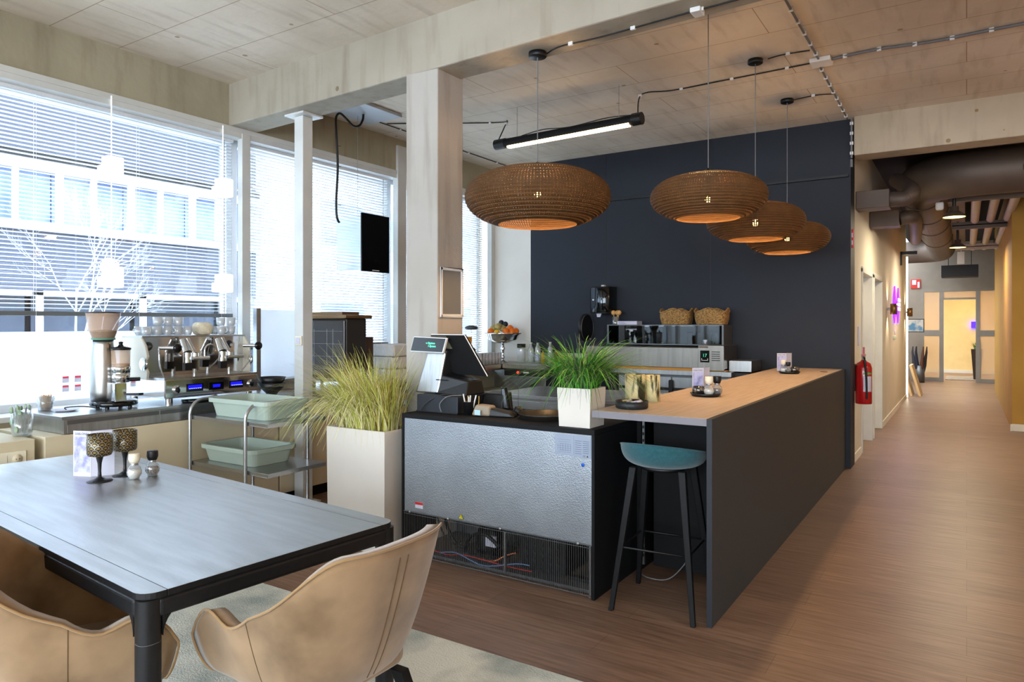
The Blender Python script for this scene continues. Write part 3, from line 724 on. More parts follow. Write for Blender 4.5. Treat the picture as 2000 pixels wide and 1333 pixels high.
MB().box(FX1 - .035, FX1 - .022, FY - .004, FY + .01, .01, .30).build('frame_strip', M['steel'], fr)
MB().box(-2.38, -2.368, FY + .03, FY + .05, .03, .27).build('inner_strip', M['steel'], fr)
MB().prism(rrect(-2.85, -2.5, 3.75, 4.0, .08), .03, .05).lathe([(0, .05), (.085, .05), (.09, .07), (.09, .15), (.07, .2), (.02, .22), (0, .22)], (-2.68, 3.88, 0), 28).build('compressor', M['black'], fr)
MB().box(-2.64, -2.56, 3.765, 3.785, .10, .17).build('compressor_label', M['card_white'], fr)
MB().box(-2.78, -2.42, 3.72, 4.02, .235, .285).build('drip_tray', M['black'], fr, bevel=.01)
co = MB().box(-2.34, -2.02, 3.72, 3.98, .04, .28)
for j in range(5):
    for i in range(5): co.tube(arc((-2.30 + i * .055, 3.715, .08 + j * .045), .018, -pi / 2, pi / 2, 6, 'xz'), .004, 5)
co.build('condenser', M['black'], fr)
MB().tube(smooth_path([(-3.0, 3.8, .25), (-2.9, 3.7, .2), (-2.85, 3.7, .12), (-2.78, 3.72, .08), (-2.72, 3.72, .16), (-2.6, 3.7, .2), (-2.5, 3.72, .13)]), .012, 8).tube(smooth_path([(-2.95, 3.65, .28), (-2.9, 3.66, .16), (-2.83, 3.68, .1), (-2.75, 3.65, .14)]), .005, 6).build('hoses', M['black'], fr)
MB().tube(smooth_path([(-2.62, 3.66, .05), (-2.5, 3.66, .055), (-2.42, 3.68, .1), (-2.36, 3.7, .12)]), .007, 8).build('copper_pipe', mat('copper', '#b8704a', .35, .9), fr)
MB().tube(smooth_path([(-3.0, 3.62, .06), (-2.85, 3.64, .04), (-2.7, 3.62, .07), (-2.4, 3.64, .05), (-2.2, 3.62, .06)]), .004, 6).build('wire_red', mat('red_wire', '#a83028', .5), fr)
MB().tube(smooth_path([(-2.9, 3.62, .05), (-2.75, 3.6, .08), (-2.55, 3.62, .03), (-2.3, 3.61, .09), (-2.2, 3.6, .1)]), .004, 6).build('wire_blue', mat('blue_wire', '#5f7fb0', .5), fr)
MB().box(-1.99, -1.81, 3.70, 3.74, .03, .05).build('loose_cable', M['black'], fr)
M['foil'] = mat('foil_label', '#8a95a6', .5)
lb = MB().box(-2.003, -1.88, FY - .0005, FY + .0015, .795, .915).build('type_label', M['foil'], fr)
lb2 = MB().box(-1.879, -1.772, FY - .0005, FY + .0015, .790, .915).build('type_label', M['foil'], fr)
ln = MB()
for i in range(7): ln.box(-1.99 + .01 * (i % 3), -1.90, FY - .001, FY - .0004, .885 - i * .012, .886 - i * .012)
for i in range(6): ln.box(-1.985 + i * .017, -1.984 + i * .017, FY - .001, FY - .0004, .82, .862)
ln.build('print_lines', M['ink'], lb)
ln = MB()
for i in range(7): ln.box(-1.872, -1.83 - .004 * (i % 2), FY - .001, FY - .0004, .884 - i * .012, .886 - i * .012).box(-1.822, -1.784, FY - .001, FY - .0004, .884 - i * .011, .886 - i * .011)
ln.build('print_lines', M['ink'], lb2)
text_mb('CE', .014, (-1.822, FY - .0006, .797), (1, 0, 0), (0, 0, 1), .0004).build('ce_mark', M['ink_black'], lb2)
text_mb('▲', .014, (-1.80, FY - .0006, .797), (1, 0, 0), (0, 0, 1), .0004).build('mark', M['ink_black'], lb2)
MB().lathe([(0, 0), (.0105, 0), (.0105, .002), (0, .002)], (-1.822, FY - .001, .752), 20, axis='y').build('blue_sticker', mat('blue_sticker', '#1559c8', .5), fr)
wl = MB().box(-3.06, -2.995, FY - .0005, FY + .0015, .335, .375).build('warning_label', M['card_white'], fr)
MB().box(-3.06, -2.995, FY - .0012, FY - .0006, .358, .375).build('red_band', M['red_sign'], wl)
wt = MB().add([(-2.70, FY - .0008, .318), (-2.664, FY - .0008, .318), (-2.682, FY - .0008, .35)], [(0, 1, 2)]).build('warning_triangle', mat('warning_yellow', '#e6d816', .5), fr, solid=.0004)
MB().tube([(-2.70, FY - .0014, .318), (-2.664, FY - .0014, .318), (-2.682, FY - .0014, .35)], .0012, 4, closed=True).tube([(-2.683, FY - .0014, .323), (-2.680, FY - .0014, .332), (-2.684, FY - .0014, .332), (-2.681, FY - .0014, .343)], .001, 4).build('triangle_outline', M['ink_black'], wt)
# ------------------------------------------------------------------ grasses and planters
def grass(bx, by, z, n, hmin, hmax, spread, droop, wid, mats, parent, name='foliage', seed=1, segs=7, name2=None, lean=0):
    rnd = random.Random(seed); mb = MB()
    for i in range(n):
        x0 = rnd.uniform(*bx); y0 = rnd.uniform(*by)
        cx = (bx[0] + bx[1]) / 2; cy = (by[0] + by[1]) / 2
        a = atan2((y0 - cy) / (by[1] - by[0]), (x0 - cx) / (bx[1] - bx[0])) + rnd.gauss(0, .8)
        h = rnd.uniform(hmin, hmax); out = spread * rnd.uniform(.1, 1) ** .7; dr = droop * rnd.uniform(.2, 1.2)
        d = Vector((cos(a), sin(a), 0)); sd = Vector((-sin(a), cos(a), 0)); tw = rnd.uniform(-.6, .6)
        sd = (sd + d * tw).normalized(); w0 = wid * rnd.uniform(.6, 1.3); vs = []
        for j in range(segs + 1):
            s = j / segs
            p = Vector((x0 + lean * s * s, y0, z)) + d * (out * (s ** 1.6)) + sd * (.03 * tw * s * s) + Vector((0, 0, h * (s - dr * s ** 3)))
            w = w0 * (1 - s ** 1.8) + .0004
            vs += [p - sd * w, p + sd * w]
        mb.add(vs, [(2 * j, 2 * j + 1, 2 * j + 3, 2 * j + 2) for j in range(segs)], rnd.randrange(len(mats)), True)
    return mb.build(name, mats, parent)
tp = thing('tall_planter', 'tall cream white planter with straw coloured ornamental grass', 'planter', (-3.52, 3.63, 0))
def planter_mb(x0, x1, y0, y1, z0, z1, th, ins, soil, parent, nm='pot'):
    m = MB()
    m.hexa([(x0 + ins, y0 + ins, z0), (x1 - ins, y0 + ins, z0), (x1 - ins, y1 - ins, z0), (x0 + ins, y1 - ins, z0)], [(x0, y0, z1 - soil), (x1, y0, z1 - soil), (x1, y1, z1 - soil), (x0, y1, z1 - soil)])
    m.box(x0, x1, y0, y0 + th, z1 - soil - .002, z1).box(x0, x1, y1 - th, y1, z1 - soil - .002, z1).box(x0, x0 + th, y0 + th, y1 - th, z1 - soil - .002, z1).box(x1 - th, x1, y0 + th, y1 - th, z1 - soil - .002, z1)
    o = m.build(nm, M['planter'], parent)
    MB().box(x0 + th, x1 - th, y0 + th, y1 - th, z1 - soil, z1 - soil + .015).build('soil', M['soil'], parent)
    return o
planter_mb(-3.80, -3.25, 3.47, 3.78, 0, .828, .018, .006, .05, tp)
grass((-3.74, -3.31), (3.53, 3.72), .78, 900, .40, .74, .38, .45, .0027, M['grass_y'], tp, 'ornamental_grass', 3, lean=-.10)
grass((-3.76, -3.5), (3.52, 3.72), .78, 850, .46, .74, .58, .92, .0024, M['grass_y'][:1] + M['grass_y'][:1] + M['grass_y'][2:3], tp, 'drooping_blades', 8, segs=9, lean=-.16)
sp = thing('small_planter', 'small white planter with bushy green grass on the fridge corner', 'planter', (-1.92, 3.7, .953))
planter_mb(-2.01, -1.795, 3.60, 3.80, .953, 1.178, .01, .008, .03, sp)
grass((-1.98, -1.83), (3.63, 3.77), 1.15, 560, .22, .44, .46, .60, .0036, M['grass_g'], sp, 'grass', 11)
grass((-1.99, -1.82), (3.62, 3.78), 1.16, 330, .26, .38, .54, 1.10, .0034, M['grass_g'], sp, 'drooping_grass', 17, segs=9)

# ------------------------------------------------------------------ till and things on the fridge
Z = .953
cd = thing('cash_drawer', 'black cash drawer under the till', 'cash drawer', (-2.98, 3.85, Z))
MB().box(-3.15, -2.80, 3.68, 4.05, Z, Z + .118).build('body', mat('cash_drawer_black', '#14181f', .5), cd, bevel=.006)
MB().box(-3.15, -2.80, 3.676, 3.68, Z + .004, Z + .012).build('gap_strip', M['black'], cd)
ZD = Z + .118
pt = thing('till', 'silver and black till with tilted touch screen and green lit customer display', 'till', (-2.97, 3.85, ZD))
MB().hexa([(-3.235, 3.76, ZD), (-3.03, 3.76, ZD), (-3.03, 3.95, ZD), (-3.235, 3.95, ZD)], [(-3.15, 3.80, 1.37), (-2.99, 3.80, 1.37), (-2.99, 3.90, 1.37), (-3.15, 3.90, 1.37)]).build('stand', M['steel_h'], pt, bevel=.012)
pr = MB().hexa([(-3.065, 3.76, ZD), (-2.79, 3.76, ZD), (-2.79, 3.98, ZD), (-3.065, 3.98, ZD)], [(-3.055, 3.78, 1.205), (-2.80, 3.80, 1.165), (-2.80, 3.96, 1.165), (-3.055, 3.96, 1.235)]).build('receipt_printer', M['black'], pt, bevel=.008)
MB().box(-3.05, -2.96, 3.764, 3.772, 1.165, 1.171).build('paper_slot', M['black_gloss'], pr)
# touch screen: slab, faces away and up
scn = MB().hexa([(-2.99, 3.86, 1.20), (-2.73, 3.86, 1.19), (-2.73, 4.05, 1.19), (-2.99, 4.05, 1.20)], [(-3.12, 3.82, 1.46), (-2.845, 3.82, 1.46), (-2.845, 3.84, 1.475), (-3.12, 3.84, 1.475)])
scn = MB().add([(-3.13, 3.80, 1.470), (-2.85, 3.80, 1.470), (-2.735, 3.90, 1.195), (-3.00, 3.90, 1.20),
                (-3.13, 3.83, 1.478), (-2.842, 3.83, 1.478), (-2.722, 3.935, 1.20), (-3.00, 3.935, 1.205)],
               [(0, 1, 2, 3), (4, 7, 6, 5), (0, 4, 5, 1), (1, 5, 6, 2), (2, 6, 7, 3), (3, 7, 4, 0)])
s_ = scn.build('touch_screen', M['black_matt'], pt, bevel=.003)
MB().tube([(-3.13, 3.815, 1.476), (-2.846, 3.815, 1.476), (-2.728, 3.918, 1.195)], .004, 6).build('silver_edge', M['white_metal'], s_)
MB().add([(-3.12, 3.795, 1.465), (-2.99, 3.795, 1.465), (-2.96, 3.83, 1.38), (-3.06, 3.83, 1.37)], [(0, 1, 2, 3)]).build('silver_back', M['steel_h'], s_, solid=.003)
dp = MB().add([(-3.262, 3.74, 1.358), (-2.972, 3.74, 1.352), (-2.958, 3.765, 1.455), (-3.25, 3.765, 1.463), (-3.262, 3.758, 1.353), (-2.972, 3.758, 1.347), (-2.958, 3.785, 1.452), (-3.25, 3.785, 1.460)],
         [(0, 1, 2, 3), (4, 7, 6, 5), (0, 4, 5, 1), (1, 5, 6, 2), (2, 6, 7, 3), (3, 7, 4, 0)]).build('customer_display', M['white_metal'], pt, bevel=.003)
MB().add([(-3.255, 3.7385, 1.364), (-2.979, 3.7385, 1.358), (-2.966, 3.7615, 1.449), (-3.244, 3.7615, 1.457)], [(0, 1, 2, 3)]).build('display_glass', M['black_gloss'], dp, solid=.002)
up = Vector((0, .0235, .098)).normalized()
M['green_led'] = emis('green_digits', '#5fffc0', 2.2)
text_mb('n Optimo', .020, (-3.125, 3.748, 1.412), (1, 0, -.02), up, .0015).build('digits', M['green_led'], dp)
text_mb('1-Spaans', .020, (-3.105, 3.743, 1.392), (1, 0, -.02), up, .0015).build('digits', M['green_led'], dp)
solo(MB().tube(smooth_path([(-2.86, 3.78, 1.075), (-2.95, 3.70, 1.075), (-3.05, 3.665, 1.02), (-3.10, 3.66, .965)]), .0035, 6), 'till_cable', M['cable'], 'black cable looping over the front of the cash drawer', 'cable')
solo(MB().tube(smooth_path([(-2.80, 3.72, 1.078), (-2.88, 3.68, 1.07), (-2.935, 3.662, 1.02), (-2.92, 3.66, .965)]), .003, 6), 'till_cable', M['cable_grey'], 'thin grey cable hanging over the right part of the cash drawer', 'cable')
cup = thing('pen_cup', 'black pen cup on the fridge beside the cash drawer', 'pen cup', (-2.74, 3.72, Z))
MB().lathe([(0, 0), (.030, 0), (.036, .085), (.038, .088), (.034, .088), (.029, .004), (0, .004)], (-2.74, 3.72, Z), 24).build('cup', M['black'], cup)
for i, (dx, dy, lx, ly, c, h) in enumerate(((-.014, 0, -.03, .0, '#d8d8d4', .135), (.0, .01, -.012, .0, '#c59a5a', .125), (.01, -.01, .012, 0, '#dcdcd8', .13), (.017, .008, .03, .01, '#e2e2de', .13), (.0, -.012, .018, -.01, '#cfcfcc', .12))):
    solo(MB().cyl((-2.74 + dx, 3.72 + dy, Z + .006), (-2.74 + dx + lx, 3.72 + dy + ly, Z + h), .0048, n=8), 'pen', mat('pen_%d' % i, c, .4),
         'wooden pen in the black cup' if i == 1 else 'white pen in the black cup', 'pen', 'pens in the black cup' if i != 1 else None)
ph = thing('desk_phone', 'black desk phone block standing behind the card reader', 'phone', (-2.72, 4.02, Z))
MB().hexa([(-2.80, 3.93, Z), (-2.62, 3.93, Z), (-2.62, 4.08, Z), (-2.80, 4.08, Z)], [(-2.79, 3.97, Z + .12), (-2.63, 3.97, Z + .12), (-2.63, 4.07, Z + .13), (-2.79, 4.07, Z + .13)]).build('base', M['black'], ph, bevel=.008)
MB().hexa([(-2.63, 3.95, Z + .02), (-2.575, 3.95, Z + .02), (-2.575, 3.99, Z + .02), (-2.63, 3.99, Z + .02)], [(-2.665, 3.98, Z + .165), (-2.625, 3.98, Z + .165), (-2.625, 4.01, Z + .165), (-2.665, 4.01, Z + .165)]).build('handset', M['black_gloss'], ph, bevel=.01)
cr = thing('card_reader', 'black and sand coloured card payment terminal lying on the fridge', 'card reader', (-2.55, 3.74, Z))
MB().hexa([(-2.68, 3.68, Z), (-2.40, 3.74, Z), (-2.42, 3.83, Z), (-2.69, 3.77, Z)], [(-2.65, 3.69, Z + .07), (-2.43, 3.745, Z + .035), (-2.44, 3.82, Z + .035), (-2.66, 3.76, Z + .07)]).build('body', M['black'], cr, bevel=.014, seg=4)
MB().hexa([(-2.69, 3.672, Z + .004), (-2.56, 3.70, Z + .004), (-2.56, 3.79, Z + .004), (-2.70, 3.765, Z + .004)], [(-2.66, 3.680, Z + .078), (-2.56, 3.705, Z + .070), (-2.565, 3.785, Z + .070), (-2.665, 3.755, Z + .078)]).build('sand_cover', mat('sand_plastic', '#8f806c', .5), cr, bevel=.016, seg=4)
MB().box(-2.655, -2.61, 3.667, 3.669, Z + .012, Z + .045).build('sticker', mat('pale_blue_sticker', '#a9c9d2', .5), cr)
cn = thing('cable_dome', 'small black cone with upright wire beside the card reader', 'stand', (-2.47, 3.90, Z))
MB().lathe([(0, 0), (.035, 0), (.03, .03), (.02, .055), (0, .055)], (-2.47, 3.90, Z), 20).build('cone', M['black'], cn)
MB().cyl((-2.47, 3.90, Z + .05), (-2.47, 3.90, Z + .27), .0012, n=5).build('wire', M['cable'], cn)
solo(MB().tube(smooth_path([(-2.70, 3.78, Z + .12), (-2.69, 3.76, Z + .07), (-2.69, 3.73, Z + .03), (-2.66, 3.70, Z + .01)]), .003, 6), 'reader_cable', mat('yellow_cable', '#b79b4a', .5), 'yellow cable at the end of the card reader', 'cable')
tr = MB().lathe([(0, .006), (.16, .006), (.172, .032), (.178, .034), (.182, .034), (.176, .028), (.165, 0), (0, 0)], (-2.235, 3.86, Z), 48)
solo(tr, 'serving_tray', mat('dark_rubber_tray', '#1a1815', .4, col2='#241f1a', scale=6), 'round dark serving tray on the fridge behind the small planter', 'tray')

# ------------------------------------------------------------------ on the bar
ZB = 1.064
dt = thing('sweets_dish', 'round black dish of wrapped sweets at the bar edge', 'dish', (-1.62, 3.78, ZB))
MB().lathe([(0, 0), (.085, 0), (.093, .006), (.094, .044), (.090, .044), (.086, .008), (0, .008)], (-1.62, 3.78, ZB), 40).build('dish', mat('black_slate', '#1c1e20', .5), dt)
rnd = random.Random(4)
sw_m = [mat('wrapper_lilac', '#b9a9d8', .4), mat('wrapper_white', '#e4e2e6', .4), mat('wrapper_gold', '#cbb27c', .4)]
sws = []
for i in range(26):
    a = rnd.uniform(0, 2 * pi); r = .075 * sqrt(rnd.random()); x = -1.62 + r * cos(a); y = 3.78 + r * sin(a); z = ZB + .02 + rnd.uniform(0, .022); k = i % 3
    o = solo(MB().box(-.013, .013, -.007, .007, 0, .008), 'wrapped_sweet', sw_m[k], ('lilac', 'white', 'gold')[k] + ' wrapped sweet in the round black dish', 'sweet', ('lilac', 'white', 'gold')[k] + ' wrapped sweets in the dish', bevel=.003)
    o.location = (x, y, z); o.rotation_euler = (rnd.uniform(-.4, .4), rnd.uniform(-.4, .4), rnd.uniform(0, 3))
M['birch'] = mat('birch_bark', '#d9cf9c', .5, col2='#2f2a1c', scale=5, stretch=(5, 5, .9), detail=5, contrast=(.55, .62))
def birch(x, y, r, h, label, first=None):
    return solo(MB().lathe([(0, 0), (r, 0), (r, h), (r - .006, h), (r - .006, .01), (0, .01)], (x, y, ZB), 32), 'birch_vase', M['birch'], label, 'vase', 'birch bark vases on the bar')
birch(-1.735, 4.10, .062, .172, 'wider birch bark vase half hidden by the green grass')
birch(-1.655, 4.19, .046, .165, 'narrower birch bark vase to the right on the bar')
def tray_set(x, y, rz, s, cardlab, which):
    t = solo(MB().lathe([(0, .004), (.078, .004), (.098, .022), (.102, .022), (.085, 0), (0, 0)], (x, y, ZB), 40), 'condiment_tray', M['black'], 'round black condiment tray %s' % which, 'tray', 'condiment trays on the bar')
    return t
tray_set(-1.475, 4.68, 0, 1, '', 'on the near part of the bar')
menu('menu_card', 'folded white and lilac menu card on the near bar tray', -1.50, 4.72, ZB + .0225, radians(40), .08, .165)
mill(-1.44, 4.645, ZB + .005, 'salt_mill', M['cap_white'], M['salt'], 'glass salt mill with white cap on the near bar tray', .95, 'mills on the bar trays')
mill(-1.405, 4.71, ZB + .005, 'pepper_mill', M['black'], M['pepper'], 'glass pepper mill with black cap on the near bar tray', .95, 'mills on the bar trays')
def tealight(x, y, z, label):
    t = thing('tealight_glass', label, 'candle glass', (x, y, z), 0, 'tealight glasses on the bar trays')
    MB().lathe([(0, 0), (.033, 0), (.042, .02), (.042, .045), (.035, .062), (.032, .062), (.038, .044), (.038, .02), (.03, .004), (0, .004)], n=28).build('glass', M['smoke_ball'], t, local=True)
    MB().lathe([(0, .006), (.02, .006), (.02, .022), (0, .022)], n=16).build('tealight', M['salt'], t, local=True)
M['smoke_ball'] = mat('mirrored_glass', '#8f8a84', .12, .85, col2='#4a4642', scale=30, contrast=(.45, .55))
tealight(-1.515, 4.66, ZB + .005, 'mirrored tealight glass on the near bar tray')
tray_set(-1.455, 7.25, 0, 1, '', 'on the far part of the bar')
menu('menu_card', 'folded white and blue menu card on the far bar tray', -1.49, 7.28, ZB + .0225, radians(30), .09, .175)
mill(-1.50, 7.21, ZB + .005, 'salt_mill', M['cap_white'], M['salt'], 'glass salt mill with white cap on the far bar tray', .95, 'mills on the bar trays')
mill(-1.455, 7.19, ZB + .005, 'pepper_mill', M['black'], M['pepper'], 'glass pepper mill with black cap on the far bar tray', .8, 'mills on the bar trays')
tealight(-1.405, 7.25, ZB + .005, 'mirrored tealight glass on the far bar tray')

# ------------------------------------------------------------------ serving cart
ct = thing('serving_cart', 'stainless serving cart with two shelves in front of the coffee counter', 'cart', (-4.41, 3.37, 0))
CX0, CX1, CY0, CY1 = -4.86, -3.98, 3.11, 3.63
def shelf(z, nm):
    MB().box(CX0, CX1, CY0, CY1, z - .004, z).box(CX0, CX1, CY0, CY0 + .004, z - .028, z).box(CX0, CX1, CY1 - .004, CY1, z - .028, z).box(CX0, CX0 + .004, CY0, CY1, z - .028, z).box(CX1 - .004, CX1, CY0, CY1, z - .028, z).build(nm, M['steel'], ct, bevel=.002)
shelf(.868, 'shelf'); shelf(.528, 'shelf'); shelf(.19, 'shelf')
for x0, d in ((CX0 - .012, 1), (CX1 + .012 - .0, -1)):
    pass
def hoop(y, z1=1.0):     # frame tube on one long side: up, over, down
    pts = [(CX0 + .0, y, .08)] + [(CX0, y, z1 - .1)] + arc((CX0 + .1, y, z1 - .1), .1, pi, pi / 2, 6)[1:] + arc((CX1 - .1, y, z1 - .1), .1, pi / 2, 0, 6) + [(CX1, y, .08)]
    return MB().tube(pts, .0125, 12)
# hoops stand at the two short ends
def hoop2(x, z1=1.0):
    pts = [(x, CY0 - .014, .08), (x, CY0 - .014, z1 - .11)] + arc((x, CY0 - .014 + .11, z1 - .11), .11, pi, pi / 2, 7, 'yz')[1:] + arc((x, CY1 + .014 - .11, z1 - .11), .11, pi / 2, 0, 7, 'yz') + [(x, CY1 + .014, .08)]
    return MB().tube(pts, .0125, 12)
hoop2(CX0 + .012, .985).build('tube_frame', M['steel'], ct); hoop2(CX1 - .22, .985).build('tube_frame', M['steel'], ct)
for x in (CX0 + .012, CX1 - .22):
    for y in (CY0 - .014, CY1 + .014):
        c = MB().cyl((x - .012, y, .04), (x + .012, y, .04), .04, n=20).cyl((x, y, .06), (x, y, .1), .012, n=10)
        c.build('castor', M['black'], ct)
def tub(x0, x1, y0, y1, z, h, label):
    t = MB(); r0 = rrect(x0 + .03, x1 - .03, y0 + .03, y1 - .03, .05, 5); r1 = rrect(x0 + .008, x1 - .008, y0 + .008, y1 - .008, .055, 5); r2 = rrect(x0 - .014, x1 + .014, y0 - .014, y1 + .014, .065, 5)
    r3 = rrect(x0 + .014, x1 - .014, y0 + .014, y1 - .014, .052, 5); r4 = rrect(x0 + .036, x1 - .036, y0 + .036, y1 - .036, .045, 5); n = len(r0)
    rings = [[(p[0], p[1], z) for p in r0], [(p[0], p[1], z + h - .028) for p in r1], [(p[0], p[1], z + h - .032) for p in r2], [(p[0], p[1], z + h) for p in r2], [(p[0], p[1], z + h) for p in r3], [(p[0], p[1], z + .006) for p in r4]]
    vs = sum(rings, [])
    t.add(vs, [(k * n + i, k * n + (i + 1) % n, (k + 1) * n + (i + 1) % n, (k + 1) * n + i) for k in range(5) for i in range(n)], 0, False)
    t.add(rings[0], [tuple(range(n - 1, -1, -1))]).add(rings[5], [tuple(range(n))])
    return solo(t, 'bus_tub', M['tub'], label, 'tub', 'sage bus tubs on the serving cart', bevel=.003)
tub(-4.74, -4.08, 3.17, 3.56, .869, .135, 'sage green bus tub on the top shelf of the cart')
tub(-4.86 + .03, -4.22, 3.17, 3.56, .529, .125, 'sage green bus tub on the lower shelf of the cart')

# ------------------------------------------------------------------ coffee counter and cabinets along the window
cc = thing('coffee_counter', 'long stainless drawer counter under the window', 'counter', (-5.28, 3.7, .83))
KX = -4.93
MB().box(-5.60, KX, 2.25, 5.9, .925, .945).build('worktop', M['steel'], cc, bevel=.002)
MB().box(-5.58, KX + .01, 2.26, 5.9, .832, .925).build('body', M['steel_h'], cc)
for a, b in ((2.28, 2.90), (2.91, 3.6), (3.61, 4.3), (4.31, 5.0), (5.01, 5.88)):
    MB().box(KX + .008, KX + .014, a, b, .838, .888).build('drawer_front', M['steel_h'], cc, bevel=.001)
    MB().box(KX + .008, KX + .012, a, b, .892, .92).build('drawer_rail', M['galv_dark'], cc)
cabs = [(.9, 1.60), (1.61, 1.78), (1.80, 2.09), (2.14, 3.95), (3.96, 4.20), (4.21, 4.95), (4.96, 5.9)]
labs = ['wide cream cabinet at the left window end', 'narrow cream cabinet left of the socket cabinet', 'cream cabinet with wall sockets beside the counter end', 'cream cabinet under the coffee machine', 'narrow cream panel behind the cart',
        'cream cabinet behind the tall planter', 'cream cabinet beside the steel post']
for (a, b), l in zip(cabs, labs):
    t = thing('cream_cabinet', l, 'cabinet', (-5.28, (a + b) / 2, 0), 0, 'cream cabinets along the window wall')
    MB().box(-5.60, KX + .02, a + .004, b - .004, .10, .828).build('body', M['cream'], t, bevel=.003)
    MB().box(-5.56, KX - .03, a + .004, b - .004, 0, .10).build('plinth', M['black_matt'], t)
so = thing('wall_socket', 'double cream wall socket on the cabinet front', 'socket', (KX + .02, 1.95, .73))
MB().box(KX + .0201, KX + .030, 1.835, 2.035, .675, .765).build('plate', M['cap_white'], so, bevel=.003)
MB().lathe([(0, .008), (.022, .008), (.024, 0), (.028, 0), (.028, .004), (0, .004)], (KX + .03, 1.985, .72), 24, axis='x').build('socket_ring', M['cream'], so)
for dy in (-.009, .009): MB().lathe([(0, 0), (.003, 0), (.003, .003), (0, .003)], (KX + .036, 1.985 + dy, .72), 10, axis='x').build('socket_hole', M['black'], so)
MB().box(KX + .030, KX + .033, 1.855, 1.93, .69, .75).build('blank_cover', M['cap_white'], so, bevel=.002)

# grinder
gz = .945
gd = thing('coffee_grinder', 'tall steel coffee grinder with bean hopper on a black round base', 'grinder', (-5.2, 2.70, gz))
MB().lathe([(0, .018), (.15, .018), (.155, .028), (.155, .05), (.145, .056), (0, .056)], (-5.17, 2.71, gz - .0), 40).build('base', M['black_gloss'], gd)
for a in range(4): MB().cyl((-5.17 + .11 * cos(a * pi / 2 + .7), 2.71 + .11 * sin(a * pi / 2 + .7), gz), (-5.17 + .11 * cos(a * pi / 2 + .7), 2.71 + .11 * sin(a * pi / 2 + .7), gz + .02), .014, n=10).build('foot', M['black'], gd)
MB().lathe([(0, .055), (.078, .055), (.085, .12), (.085, .25), (.078, .38), (.066, .455), (.066, .49), (0, .49)], (-5.19, 2.645, gz), 36).build('body', M['steel_h'], gd)
M['hopper'] = mat('amber_hopper', '#d8b89c', .12, alpha=.38)
M['beans'] = mat('coffee_beans', '#3a2016', .5, col2='#1d0f0a', scale=120, bump=.8, bscale=160)
MB().lathe([(.075, .50), (.095, .56), (.112, .675), (.112, .68), (.108, .68), (.09, .56), (.07, .505)], (-5.19, 2.645, gz), 36).build('hopper', M['hopper'], gd)
MB().lathe([(0, .503), (.07, .503), (.085, .545), (.088, .556), (0, .565)], (-5.19, 2.645, gz), 30).build('beans', M['beans'], gd)
MB().lathe([(0, .682), (.113, .682), (.113, .69), (0, .694)], (-5.19, 2.645, gz), 36).build('hopper_lid', mat('dark_lid', '#3a3634', .3, alpha=.8), gd)
MB().lathe([(.076, .49), (.078, .49), (.078, .505), (0, .505)], (-5.19, 2.645, gz), 30).build('hopper_ring', mat('green_ring', '#5d8a78', .4), gd)
MB().lathe([(0, .26), (.062, .26), (.062, .30), (.060, .302), (0, .302)], (-5.06, 2.70, gz), 28).lathe([(0, .19), (.058, .19), (.06, .26), (0, .26)], (-5.06, 2.70, gz), 28).build('doser', M['chrome'], gd)
MB().lathe([(.060, .30), (.062, .42), (.060, .42), (.058, .30)], (-5.06, 2.70, gz), 28).build('doser_chamber', M['hopper'], gd)
MB().lathe([(0, .303), (.056, .303), (.056, .32), (0, .325)], (-5.06, 2.70, gz), 24).build('ground_coffee', mat('ground_coffee', '#6a4028', .9), gd)
MB().lathe([(0, .42), (.066, .42), (.066, .434), (.02, .445), (.012, .46), (.016, .475), (0, .48)], (-5.06, 2.70, gz), 28).build('doser_lid', M['black_gloss'], gd)
MB().box(-5.12, -5.0, 2.63, 2.71, .057 + gz, .19 + gz).build('fork_plate', M['chrome'], gd, bevel=.006)
MB().hexa([(-5.02, 2.68, gz + .10), (-4.90, 2.74, gz + .10), (-4.91, 2.78, gz + .10), (-5.03, 2.72, gz + .10)], [(-5.02, 2.68, gz + .112), (-4.90, 2.74, gz + .116), (-4.91, 2.78, gz + .116), (-5.03, 2.72, gz + .112)]).build('portafilter_fork', M['black'], gd)
MB().cyl((-5.0, 2.73, gz + .21), (-4.97, 2.79, gz + .21), .014, n=12).build('dosing_lever', M['black'], gd)
solo(MB().tube(smooth_path([(-5.30, 2.45, gz + .004), (-5.2, 2.40, gz + .03), (-5.15, 2.5, gz + .03), (-5.12, 2.6, gz + .004)]), .004, 6), 'grinder_cord', M['cable'], 'black cord beside the grinder base', 'cord')

# espresso machine
em = thing('espresso_machine', 'polished steel two group espresso machine with blue displays', 'espresso machine', (-5.28, 3.40, gz))
EX0, EX1 = -5.55, -5.20
def side(y0, y1, mi=0):
    pts = [(EX1 - .10, .19), (EX1 + .02, .18), (EX1 + .03, .24), (EX1 - .01, .30), (EX1 + .03, .36), (EX1 + .0, .44), (EX1 - .06, .505), (EX0 + .02, .505), (EX0 - .01, .40), (EX0, .19)]
    n = len(pts); vs = [(x, y0, gz + z) for x, z in pts] + [(x, y1, gz + z) for x, z in pts]
    return MB().add(vs, [tuple(range(n)), tuple(range(2 * n - 1, n - 1, -1))] + [(i, (i + 1) % n, n + (i + 1) % n, n + i) for i in range(n)])
M['cream_enamel'] = mat('cream_enamel', '#d6d0be', .3)
for a, b in ((2.955, 2.975), (3.855, 3.875)):
    sd = side(a, b).build('side_panel', M['cream_enamel'], em, bevel=.006)
    MB().lathe([(.0, 0), (.05, 0), (.05, .012), (.036, .014), (.034, .008), (0, .008)], (-5.215, a - .008 if a < 3 else b - .004, gz + .30), 28, axis='y').build('roundel', M['chrome'], sd)
